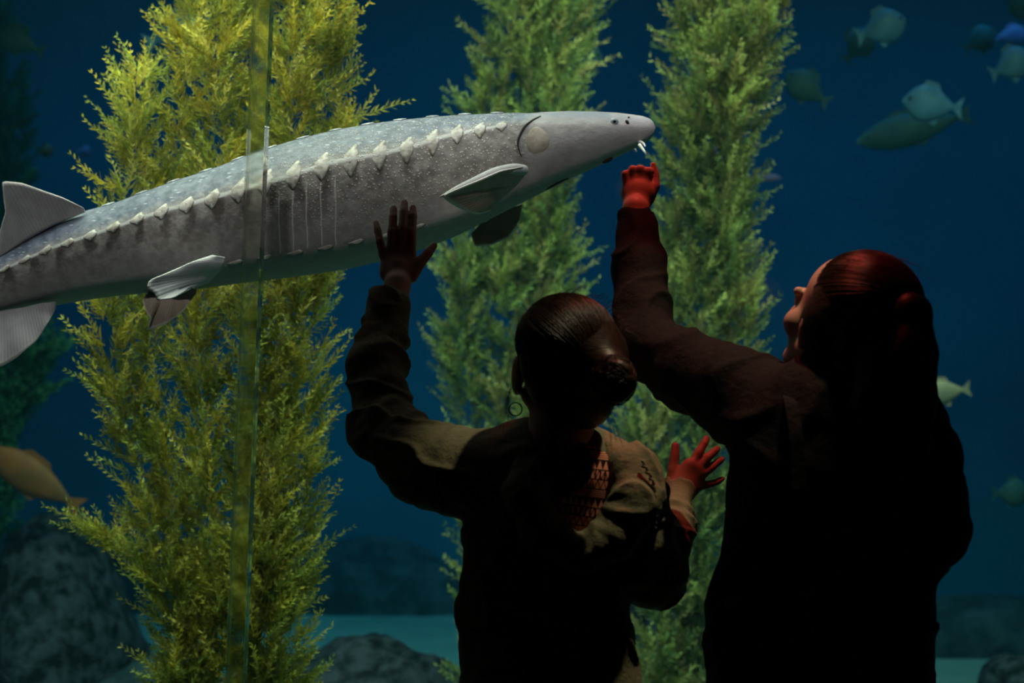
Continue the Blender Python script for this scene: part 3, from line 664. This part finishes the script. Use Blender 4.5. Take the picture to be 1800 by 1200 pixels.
def finger(s, pts, d, rpx):
    q = [P(x, y, d+z) for (x, y, z) in pts]; r = [v/FPX*d for v in rpx]
    for i in range(len(q)-1): s.cap(q[i], q[i+1], r[i], r[i+1], .0025)
SK_D = Nd('skin'); _n = SK_D.noise(40, 4, SK_D.obj()); SK_D.pbr(SK_D.mix(_n, rgb(.50, .30, .22), rgb(.60, .38, .29)), .5, .4, SK_D.noise(220, 3, SK_D.obj()), .15, .001)
M_SKIN = SK_D.m
def mat_cloth(name, c1, c2, rough=.85, weave=900):
    d = Nd(name); o = d.obj(); n = d.noise(7, 4, o); w = d.noise(weave, 2, o); f = d.noise(48, 6, o)
    d.pbr(d.mix(n, rgb(*c1), rgb(*c2)), rough, .2, d.math('MULTIPLY_ADD', f, 1.0, d.math('MULTIPLY', w, .12)), .8, .007); return d.m
M_OLIVE = mat_cloth('olive_cotton', (.20, .19, .115), (.26, .245, .15)); M_BLACK = mat_cloth('dark_cloth', (.005, .004, .005), (.009, .007, .008))
M_DENIM = mat_cloth('dark_denim', (.02, .025, .04), (.035, .04, .06)); M_SHOE = mat_cloth('dark_shoe', (.02, .02, .02), (.04, .04, .04))
def mat_hair(name, c1, c2, sc):
    d = Nd(name); v = d.obj(sc); n = d.noise(1, 3, v, .5); d.pbr(d.mix(d.ramp(n, .35, .65), rgb(*c1), rgb(*c2)), .42, .28, n, .3, .002); return d.m
M_HAIR = mat_hair('dark_brown_hair', (.012, .006, .004), (.035, .016, .010), (60, 260, 300))
M_HAIR2 = mat_hair('brown_hair', (.02, .01, .006), (.06, .028, .016), (40, 300, 420))
M_METAL = Nd('earring_metal'); M_METAL.pbr(rgb(.06, .05, .04), .4, .5, Metallic=.6); M_METAL = M_METAL.m
def legs(s, cx, cy, hipz, w):
    for g in (-1, 1):
        s.cap((cx+g*w*.55, cy, hipz), (cx+g*w*.6, cy+.01, .48), w*.5, w*.36, .04); s.cap((cx+g*w*.6, cy+.01, .48), (cx+g*w*.65, cy-.01, .09), w*.36, w*.24, .03)
        s.cap((cx+g*w*.65, cy-.02, .05), (cx+g*w*.75, cy+.14, .035), .038, .03, .02)
def jeans_and_shoes(person, cx, cy, hipz, w, mat):
    s = SDF(.012); 
    for g in (-1, 1):
        s.cap((cx+g*w*.55, cy, hipz), (cx+g*w*.6, cy+.01, .48), w*.56, w*.44, .04, fold=(.003, .07, g)); s.cap((cx+g*w*.6, cy+.01, .48), (cx+g*w*.65, cy-.01, .12), w*.44, w*.36, .03, fold=(.004, .06, g+1))
    s.cap((cx-w*.4, cy, hipz+.02), (cx+w*.4, cy, hipz+.02), w*.62, w*.62, .04)
    V, F = s.mesh(); mesh_obj('trousers', V, F, mat, person)
    for g in (-1, 1):
        s = SDF(.008); x = cx+g*w*.65; s.cap((x, cy-.04, .05), (x+g*.012, cy+.15, .036), .048, .04, .02); s.cap((x, cy-.02, .05), (x, cy-.02, .10), .046, .05, .02)
        V, F = s.mesh(); V[:, 2] = np.maximum(V[:, 2], .002); mesh_obj('shoe', V, F, M_SHOE, person)

# ---- the person in the olive jacket
D1 = 3.0
s = SDF(.0034, zc=.98, hc=.012)
H1 = basis((-.10, 1, .22), (.07, -.2, 1)); HC = P(988, 642, 2.97)
L1 = head(s, HC, H1, .98)
s.chain([P(988, 690, 2.98), P(985, 770, 2.97), P(975, 830, 2.98)], [.055, .054, .07], .02)
s.chain([P(870, 840, 3.0), P(975, 820, 2.99), P(1090, 860, 3.0)], [.045, .07, .045], .03)
s.chain([P(968, 880, 3.0), P(962, 1000, 3.0), P(960, 1120, 3.0), P(962, 1260, 3.0)], [.115, .105, .10, .125], .04, sq=((0, 1, 0), .78))
s.chain([P(870, 840, 3.0), P(745, 815, 3.06), P(672, 745, 3.13)], [.048, .042, .036], .015)
s.chain([P(672, 745, 3.13), P(668, 650, 3.20), P(694, 535, 3.29), P(698, 500, 3.31)], [.036, .033, .0245, .024], .012, sq=((0, 1, 0), .8))
# raised left hand on the pane
HD = 3.335
s.chain([P(698, 510, 3.315), P(700, 475, HD)], [.024, .027], .012, sq=((0, 1, 0), .7))
s.cap(P(686, 478, HD), P(683, 446, HD+.008), .022, .0145, .010, sq=((0, 1, 0), .6)); s.cap(P(700, 478, HD), P(703, 440, HD+.008), .024, .017, .010, sq=((0, 1, 0), .6))
s.cap(P(714, 478, HD), P(720, 446, HD+.008), .021, .014, .010, sq=((0, 1, 0), .6))
finger(s, [(674, 450, .008), (668, 425, .012), (664, 405, .024), (661, 392, .036)], HD, [8.2, 7.4, 6.8, 5.8])
finger(s, [(688, 442, .008), (689, 408, .012), (691, 382, .026), (692, 366, .038)], HD, [9, 8.2, 7.6, 6.4])
finger(s, [(706, 440, .008), (708, 400, .012), (710, 372, .026), (711, 356, .040)], HD, [9.4, 8.6, 7.8, 6.6])
finger(s, [(723, 444, .008), (724, 408, .012), (726, 380, .026), (726, 365, .038)], HD, [9, 8.4, 7.6, 6.4])
finger(s, [(722, 484, .0), (738, 462, .004), (752, 445, .012), (763, 431, .02)], HD, [14, 10.5, 9, 6.8])
# lowered right arm with the spread hand
s.chain([P(1090, 865, 3.0), P(1120, 930, 3.0), P(1150, 1005, 3.04)], [.046, .042, .038], .015)
s.chain([P(1150, 1005, 3.04), P(1175, 930, 3.16), P(1192, 872, 3.27)], [.038, .032, .025], .012)
HE = 3.30
s.cap(P(1190, 876, HE-.02), P(1200, 852, HE), .024, .023, .012); s.cap(P(1186, 862, HE-.01), P(1212, 820, HE), .019, .017, .010, sq=((0, 1, 0), .7))
s.cap(P(1196, 866, HE-.01), P(1226, 830, HE+.004), .019, .016, .010, sq=((0, 1, 0), .7)); s.cap(P(1206, 868, HE-.01), P(1230, 850, HE+.004), .016, .012, .010, sq=((0, 1, 0), .7))
finger(s, [(1180, 856, .0), (1183, 826, .004), (1186, 800, .012), (1187, 783, .018)], HE, [12, 9.5, 8.4, 7.4])
finger(s, [(1216, 816, .004), (1228, 795, .012), (1238, 779, .024), (1242, 770, .034)], HE, [8.8, 8.0, 7.2, 6.0])
finger(s, [(1226, 824, .004), (1244, 804, .012), (1255, 794, .024), (1262, 788, .034)], HE, [8.8, 8.0, 7.2, 6.0])
finger(s, [(1232, 836, .004), (1250, 822, .012), (1262, 812, .024), (1269, 807, .034)], HE, [8.4, 7.6, 6.8, 5.8])
finger(s, [(1232, 854, .004), (1250, 850, .010), (1262, 846, .020), (1270, 841, .028)], HE, [7.8, 6.8, 6.2, 5.2])
legs(s, P(962, 1200, 3.0)[0], 3.0, .78, .13)
V, F = s.mesh()
p1 = mesh_obj('person', V, F, M_SKIN)
tag(p1, 'person with a hair bun in an olive hooded jacket, open hand raised to the glass', 'person')
jeans_and_shoes(p1, P(962, 1200, 3.0)[0], 3.0, .80, .14, M_DENIM)
def cloth_noise(seed, amp):
    def f(p):
        q = p+.03*np.stack([snoise(p, seed+7, 1, 4.0), snoise(p, seed+8, 1, 4.0), snoise(p, seed+9, 1, 4.0)], -1)
        return -amp*1.6*np.clip(1-np.abs(snoise(q*np.array([1, 1, 1.3]), seed, 2, 5.0))*3.2, 0, 1)**1.5+amp*.6*snoise(q, seed+1, 2, 8.0)
    return f
s = SDF(.0042)
s.chain([P(968, 885, 3.0), P(960, 1000, 3.0), P(957, 1120, 3.0), P(962, 1260, 3.0)], [.148, .140, .142, .160], .04, sq=((0, 1, 0), .72), fold=(.0035, .075, .4)); s.ell(P(1058, 1150, 2.93), (.055, .06, .085), None, .03); s.ell(P(1068, 1215, 2.93), (.058, .07, .07), None, .02)
s.chain([P(858, 828, 3.0), P(935, 812, 2.99), P(1040, 825, 2.99), P(1100, 862, 3.0)], [.050, .056, .06, .055], .035)
s.chain([P(860, 838, 3.0), P(805, 832, 3.03), P(745, 814, 3.07), P(676, 748, 3.14)], [.070, .072, .072, .060], .025, fold=(.0045, .055, 1.1))
s.chain([P(674, 750, 3.14), P(664, 690, 3.18), P(662, 640, 3.21), P(676, 585, 3.255)], [.058, .048, .052, .044], .02, fold=(.005, .062, 2.0))
s.cap(P(677, 585, 3.25), P(684, 535, 3.275), .041, .041, .008); s.ell(P(690, 494, 3.29), (.06, .055, .030), None, .004, sub=True)
s.chain([P(1096, 872, 3.0), P(1118, 940, 3.0), P(1148, 1008, 3.04)], [.068, .062, .057], .03, fold=(.004, .055, .2))
s.chain([P(1150, 1008, 3.045), P(1172, 950, 3.13), P(1186, 905, 3.2)], [.055, .044, .036], .02, fold=(.0045, .04, 1.7))
s.cap(P(1186, 905, 3.205), P(1193, 862, 3.265), .030, .0285, .008); s.ell(P(1202, 830, 3.29), (.042, .05, .030), basis((.25, 1, 0), (.3, 0, 1)), .004, sub=True)
V, F = s.mesh(cloth_noise(21, .005)); mesh_obj('jacket', V, F, M_OLIVE, p1)
# hood lying on the back: outer roll and patterned lining
s = SDF(.0035)
ring = [P(930, 800, 2.94), P(925, 870, 2.90), P(955, 935, 2.88), P(1020, 972, 2.87), P(1080, 945, 2.875), P(1115, 880, 2.89), P(1110, 825, 2.92), P(1078, 795, 2.95)]
s.chain(ring, [.030, .034, .034, .030, .036, .040, .036, .022], .02, fold=(.0035, .035, .8))
s.ell(P(1125, 865, 2.93), (.045, .04, .07), None, .03)
V, F = s.mesh(cloth_noise(31, .004)); mesh_obj('hood', V, F, M_OLIVE, p1)
def mat_lining():
    d = Nd('patterned_lining'); t = d.n('ShaderNodeTexCoord'); mp = d.n('ShaderNodeMapping'); d.put(mp.inputs[0], t.outputs['Object']); mp.inputs['Rotation'].default_value = (0, math.radians(-8), 0)
    sp = d.n('ShaderNodeSeparateXYZ'); d.put(sp.inputs[0], mp.outputs[0]); x, z = sp.outputs[0], sp.outputs[2]
    v = d.math('MULTIPLY', z, 62.0); row = d.math('FLOOR', v); fv = d.math('FRACT', v)
    u = d.math('MULTIPLY', x, 95.0); fu = d.math('ABSOLUTE', d.math('MULTIPLY_ADD', d.math('FRACT', u), 2.0, -1.0))
    tri = d.math('LESS_THAN', fu, fv); zz = d.math('LESS_THAN', d.math('ABSOLUTE', d.math('SUBTRACT', fu, fv)), .16)
    st = d.math('LESS_THAN', d.math('FRACT', d.math('MULTIPLY', z, 300.0)), .4)
    cx_ = d.math('LESS_THAN', d.math('ABSOLUTE', d.math('SUBTRACT', d.math('FRACT', d.math('MULTIPLY', x, 120.0)), .5)), .18)
    r3 = d.math('MODULO', d.math('ABSOLUTE', row), 4.0)
    isA = d.math('LESS_THAN', r3, .5); isB = d.math('COMPARE', r3, 1.0, .1); isC = d.math('COMPARE', r3, 2.0, .1); isD = d.math('COMPARE', r3, 3.0, .1)
    f = d.math('ADD', d.math('ADD', d.math('MULTIPLY', tri, isA), d.math('MULTIPLY', st, isB)), d.math('ADD', d.math('MULTIPLY', zz, isC), d.math('MULTIPLY', d.math('MAXIMUM', cx_, zz), isD)))
    edge = d.math('LESS_THAN', d.math('MINIMUM', fv, d.math('SUBTRACT', 1.0, fv)), .07); f = d.math('MAXIMUM', f, edge)
    d.pbr(d.mix(f, rgb(.85, .30, .20), rgb(.02, .012, .012)), .9, .1); return d.m
M_LIN = mat_lining()
s = SDF(.004); s.ell(P(1020, 870, 2.93), (.078, .045, .088), None, .01); V, F = s.mesh(cloth_noise(41, .004)); mesh_obj('hood_lining', V, F, M_LIN, p1)
m = MB()
cp = spline([P(1128, 812, 2.872), P(1146, 845, 2.866), P(1150, 885, 2.866), P(1148, 930, 2.88)], 60)
cp = [(a[0]+.003*math.sin(i*1.1), a[1]-.002, a[2]+.003*math.cos(i*1.1)) for i, a in enumerate(cp)]; m.tube(cp, .003, 6); m.build('drawcord', M_OLIVE, p1)
# hair, bun, loose strands
def hair_noise(seed, amp, sc):
    def f(p): return amp*snoise(p*np.array(sc), seed, 2, 1.0)
    return f
s = SDF(.0035)
s.ell(L1(.0, -.030, .052), (.086, .092, .080), H1, .01); s.ell(L1(.006, -.062, .0), (.080, .052, .075), H1, .03); s.ell(L1(.035, -.06, .03), (.07, .055, .06), H1, .03)
s.ell(L1(.03, -.055, -.05), (.058, .045, .05), H1, .02); s.cap(P(1022, 622, 2.9), P(1066, 648, 2.86), .055, .034, .02)
s.ell(L1(0, .085, -.03), (.062, .06, .075), H1, .01, sub=True)
V, F = s.mesh(hair_noise(3, .0007, (30, 14, 24))); hr = mesh_obj('hair', V, F, M_HAIR, p1)
s = SDF(.003); bc = np.array(P(1079, 668, 2.83)); s.ell(bc, (.030, .026, .034), None, .01)
for k in range(26):
    a = k*.55; a2 = a+.55; rr = .020; q = lambda t, i: bc+np.array([rr*math.cos(t)*1.05, -.004+.010*math.sin(t*.37+i), rr*math.sin(t)*1.2]); s.cap(q(a, 0), q(a2, 0), .0135, .0135, .004)
V, F = s.mesh(hair_noise(9, .0015, (60, 60, 60))); mesh_obj('hair_bun', V, F, M_HAIR, hr)
def strands(name, gens, parent, mat, r=.00028):
    m = MB()
    for pts in gens: m.tube(spline(pts, 10), [r]*9+[r*.3], 3)
    return tag(m.build(name, mat, parent), kind='stuff')
g = []
rg = random.Random(4)
for k in range(90):
    a = rg.uniform(-1.2, 1.3); b = rg.uniform(.2, 1.0); base = HC+H1@np.array([.088*math.sin(a), -.03-.06*b*rg.random(), .055+.078*math.cos(a)]); t = H1@np.array([.5, -.5, .25+rg.uniform(-.3, .3)])
    g.append([base, base+t*.012+np.array([0, 0, .004]), base+t*.03+np.array([rg.uniform(-.01, .012), 0, rg.uniform(-.004, .008)])])
for k in range(10):
    x = rg.uniform(888, 900); g.append([P(902, 650+k*4, 2.97), P(x-2, 700, 2.96), P(x-8+rg.uniform(-4, 4), 740+rg.uniform(-10, 25), 2.95)])
    x = rg.uniform(1070, 1085); g.append([P(1062, 700, 2.86), P(x, 740, 2.86), P(x+rg.uniform(0, 18), 770+rg.uniform(0, 25), 2.86)])
strands('loose_hair', g, hr, M_HAIR)
def combed(parent, name, C, Rm, ec_, er, tie, n, mat, seed, r=.0005, front=.55):
    rr = random.Random(seed); m = MB(); er = np.array(er); ce = np.array(C)+Rm@np.array(ec_); dt = (Rm.T@(np.array(tie)-ce))/er; dt /= np.linalg.norm(dt)
    for _ in range(n):
        a = rr.uniform(-2.3, 2.3); f_ = front+rr.uniform(-.9, .12); d0 = np.array([math.sin(a)*math.sqrt(max(.05, 1-f_*f_)), f_, math.cos(a)*math.sqrt(max(.05, 1-f_*f_))]); d0 /= np.linalg.norm(d0)
        om = math.acos(max(-1, min(1, d0@dt))); pts = []; lift = rr.uniform(1.0, 1.018)
        if om < .25: continue
        for t in np.linspace(0, .93, 13):
            dd = (math.sin((1-t)*om)*d0+math.sin(t*om)*dt)/math.sin(om); pts.append(ce+Rm@(dd*er*(lift+.012*math.sin(math.pi*t))))
        m.tube(pts, [r]*12+[r*.4], 3)
    o = m.build(name, mat, parent); tag(o, kind='stuff'); return o
combed(hr, 'hair_strands', HC, H1, (0, -.030, .050), (.087, .093, .081), P(1062, 655, 2.86), 1300, M_HAIR, 5)
m = MB()
for k in range(260):
    a = rg.uniform(0, 6.28); b = rg.uniform(0, 3.14); ax = np.array([math.cos(a)*math.sin(b), math.sin(a)*math.sin(b), math.cos(b)]); e1 = np.cross(ax, [.3, .5, .8]); e1 /= np.linalg.norm(e1); e2 = np.cross(ax, e1); t0 = rg.uniform(0, 6.28)
    m.tube([bc+(e1*math.cos(t0+t)+e2*math.sin(t0+t))*np.array([.0385, .034, .0425])*rg.uniform(.98, 1.03) for t in np.linspace(0, 2.0, 10)], .0005, 3)
tag(m.build('hair_strands', M_HAIR, hr), kind='stuff')
m = MB(); ec = np.array(P(906, 719, 2.975)); m.tube([tuple(ec+np.array([.0115*math.cos(t), .004*math.cos(t), .0115*math.sin(t)])) for t in np.linspace(0, 2*math.pi, 33)], .0012, 8); m.build('hoop_earring', M_METAL, p1)

# ---- the person in the dark jacket
s = SDF(.0034, zc=.98, hc=.012)
H2 = basis((-.52, .78, .34), (.28, -.2, .9)); HC2 = np.array(P(1484, 564, 2.90))
L2 = head(s, HC2, H2, 1.04)
s.chain([P(1492, 600, 2.90), P(1490, 680, 2.87), P(1485, 760, 2.88)], [.056, .058, .075], .02)
s.chain([P(1360, 740, 2.92), P(1480, 735, 2.88), P(1610, 800, 2.85)], [.052, .075, .052], .03)
s.chain([P(1470, 830, 2.88), P(1455, 960, 2.88), P(1445, 1100, 2.88), P(1445, 1260, 2.88)], [.125, .12, .115, .13], .04, sq=((0, 1, 0), .78))
s.chain([P(1350, 745, 2.93), P(1240, 690, 3.02), P(1128, 610, 3.12)], [.052, .045, .040], .015)
s.chain([P(1128, 610, 3.12), P(1122, 500, 3.20), P(1117, 390, 3.27), P(1117, 365, 3.275)], [.040, .036, .0245, .024], .012)
FD_ = 3.30
s.cap(P(1117, 372, 3.285), P(1122, 346, FD_), .0235, .029, .012, sq=((0, 1, 0), .75)); s.ell(P(1122, 338, FD_), (.034, .021, .031), None, .010)
for i, (x, y) in enumerate([(1099, 306), (1112, 298), (1126, 297), (1139, 301)]):
    finger(s, [(x+(1120-x)*.25, 335, -.004), (x, y, -.002), (x, y+2, .028), (x+(1120-x)*.1, y+22, .044), (x+(1120-x)*.15, y+34, .030)], FD_, [8.0, 7.9-.5*(i == 0), 7.6, 7.2, 6.6])
finger(s, [(1138, 350, .0), (1151, 328, .004), (1152, 306, .010), (1148, 289, .010)], FD_, [12, 9.4, 7.4, 5.4])
# other arm bent at her side
s.chain([P(1615, 820, 2.85), P(1650, 920, 2.83), P(1625, 960, 2.86)], [.050, .042, .04], .02); s.chain([P(1640, 950, 2.83), P(1560, 985, 2.98), P(1500, 960, 3.06)], [.040, .034, .026], .012)
s.cap(P(1500, 960, 3.06), P(1475, 945, 3.09), .026, .028, .01, sq=((0, 1, 0), .8))
for i in range(4): finger(s, [(1475, 933+i*9, .0), (1450, 926+i*9, .01), (1436, 930+i*9, .0), (1432, 938+i*8, -.02)], 3.09, [8, 7.6, 7, 6])
finger(s, [(1482, 932, -.01), (1465, 915, -.02), (1450, 908, -.02)], 3.09, [10, 8.5, 7])
legs(s, P(1445, 1200, 2.88)[0], 2.88, .80, .14)
V, F = s.mesh(); p2 = mesh_obj('person', V, F, M_SKIN)
tag(p2, 'person with a ponytail in a dark jacket, face tilted up, fist raised to the glass', 'person')
jeans_and_shoes(p2, P(1445, 1200, 2.88)[0], 2.88, .82, .15, M_DENIM)
s = SDF(.0042)
s.chain([P(1470, 830, 2.88), P(1460, 960, 2.88), P(1442, 1100, 2.88), P(1442, 1260, 2.88)], [.175, .172, .182, .190], .04, sq=((0, 1, 0), .66), fold=(.003, .09, 1.4))
s.chain([P(1352, 735, 2.92), P(1440, 712, 2.88), P(1560, 735, 2.86), P(1615, 800, 2.85)], [.070, .07, .07, .060], .05)
s.chain([P(1365, 740, 2.92), P(1300, 692, 2.97), P(1215, 655, 3.04), P(1138, 610, 3.12)], [.086, .074, .066, .058], .03, fold=(.0035, .06, .5))
s.chain([P(1135, 612, 3.12), P(1127, 540, 3.17), P(1124, 470, 3.22), P(1120, 405, 3.262)], [.056, .050, .047, .0405], .02, fold=(.0025, .08, .9))
s.cap(P(1120, 420, 3.255), P(1119, 385, 3.27), .041, .035, .006); s.ell(P(1118, 352, 3.28), (.05, .05, .029), None, .004, sub=True)
s.chain([P(1600, 810, 2.85), P(1625, 880, 2.83), P(1640, 935, 2.83)], [.072, .064, .056], .03, fold=(.003, .05, .1))
s.chain([P(1640, 940, 2.83), P(1580, 980, 2.94), P(1515, 965, 3.04)], [.052, .044, .034], .02, fold=(.003, .04, .7))
V, F = s.mesh(cloth_noise(51, .004)); mesh_obj('jacket', V, F, M_BLACK, p2)
for g, a, b in ((-1, 1385, 1400), (1, 1560, 1575)):          # shoulder straps with buckles
    m = MB(); q = spline([P(a, 680, 2.86), P(a+4, 700, 2.80), P(b, 760, 2.775), P(b+4, 860, 2.765)], 20)
    for i in range(19):
        p, r = q[i], q[i+1]; wv = .011; m.add([(p[0]-wv, p[1], p[2]), (p[0]+wv, p[1], p[2]), (r[0]+wv, r[1], r[2]), (r[0]-wv, r[1], r[2]), (p[0]-wv, p[1]+.02, p[2]), (p[0]+wv, p[1]+.02, p[2]), (r[0]+wv, r[1]+.02, r[2]), (r[0]-wv, r[1]+.02, r[2])], [(0, 3, 2, 1), (4, 5, 6, 7), (0, 1, 5, 4), (2, 3, 7, 6), (1, 2, 6, 5), (3, 0, 4, 7)])
    m.build('strap', M_BLACK, p2, False)
s = SDF(.0035)
s.ell(L2(0, -.035, .050), (.088, .096, .082), H2, .01); s.ell(L2(0, -.075, .0), (.080, .055, .080), H2, .03); s.ell(L2(.062, -.018, -.005), (.032, .048, .062), H2, .02); s.ell(L2(-.062, -.018, -.005), (.032, .048, .062), H2, .02)
s.ell(L2(0, .085, -.02), (.075, .075, .092), H2, .012, sub=True)
V, F = s.mesh(hair_noise(13, .0007, (14, 26, 30))); hr2 = mesh_obj('hair', V, F, M_HAIR2, p2)
s = SDF(.004)
s.chain([P(1578, 522, 2.80), P(1602, 550, 2.77), P(1606, 620, 2.75), P(1600, 700, 2.74), P(1585, 790, 2.74), P(1565, 880, 2.745), P(1550, 940, 2.75)], [.014, .030, .036, .040, .042, .034, .008], .02, sq=((0, 1, 0), .7))
s.chain([P(1560, 560, 2.82), P(1560, 640, 2.78), P(1555, 720, 2.76), P(1550, 820, 2.755)], [.03, .045, .05, .02], .03, sq=((0, 1, 0), .7))
V, F = s.mesh(hair_noise(17, .0016, (40, 40, 4))); mesh_obj('ponytail', V, F, M_HAIR2, hr2)
combed(hr2, 'hair_strands', HC2, H2, (0, -.035, .048), (.089, .097, .083), P(1582, 524, 2.80), 1300, M_HAIR2, 6)
m = MB(); path = spline([P(1580, 522, 2.80), P(1602, 552, 2.77), P(1606, 620, 2.75), P(1600, 700, 2.74), P(1585, 790, 2.74), P(1567, 880, 2.745), P(1552, 940, 2.75)], 22); wr = np.interp(np.linspace(0, 1, 22), [0, .08, .3, .7, 1], [.012, .030, .038, .040, .012])
for k in range(500):
    a = rg.uniform(0, 6.28); e = rg.uniform(.98, 1.06); n_ = rg.randint(14, 21)
    m.tube([path[i]+np.array([math.cos(a+i*.03), .72*math.sin(a+i*.03), 0])*wr[i]*e for i in range(n_)], .0005, 3)
tag(m.build('hair_strands', M_HAIR2, hr2), kind='stuff')
m = MB(); tc = np.array(P(1581, 524, 2.80)); m.tube([tuple(tc+np.array([.004*math.cos(t), .015*math.cos(t+1.5), .016*math.sin(t)])) for t in np.linspace(0, 2*math.pi, 25)], .004, 8); m.build('hair_tie', M_BLACK, hr2)
g = []
for k in range(26):
    a = rg.uniform(-.9, .9); base = HC2+H2@np.array([.09*math.sin(a), -.04-rg.random()*.06, .05+.082*math.cos(a)]); t = H2@np.array([rg.uniform(-.3, .3), -.9, .25])
    g.append([base, base+t*.008+np.array([0, 0, .002]), base+t*.018+np.array([rg.uniform(-.004, .004), 0, rg.uniform(-.006, .002)])])
for k in range(24):
    x = rg.uniform(1628, 1640); g.append([P(1618, 570+k*3, 2.75), P(x, 650, 2.74), P(x+rg.uniform(-2, 4), 720+rg.uniform(-10, 40), 2.74)])
strands('loose_hair', g, hr2, M_HAIR2)
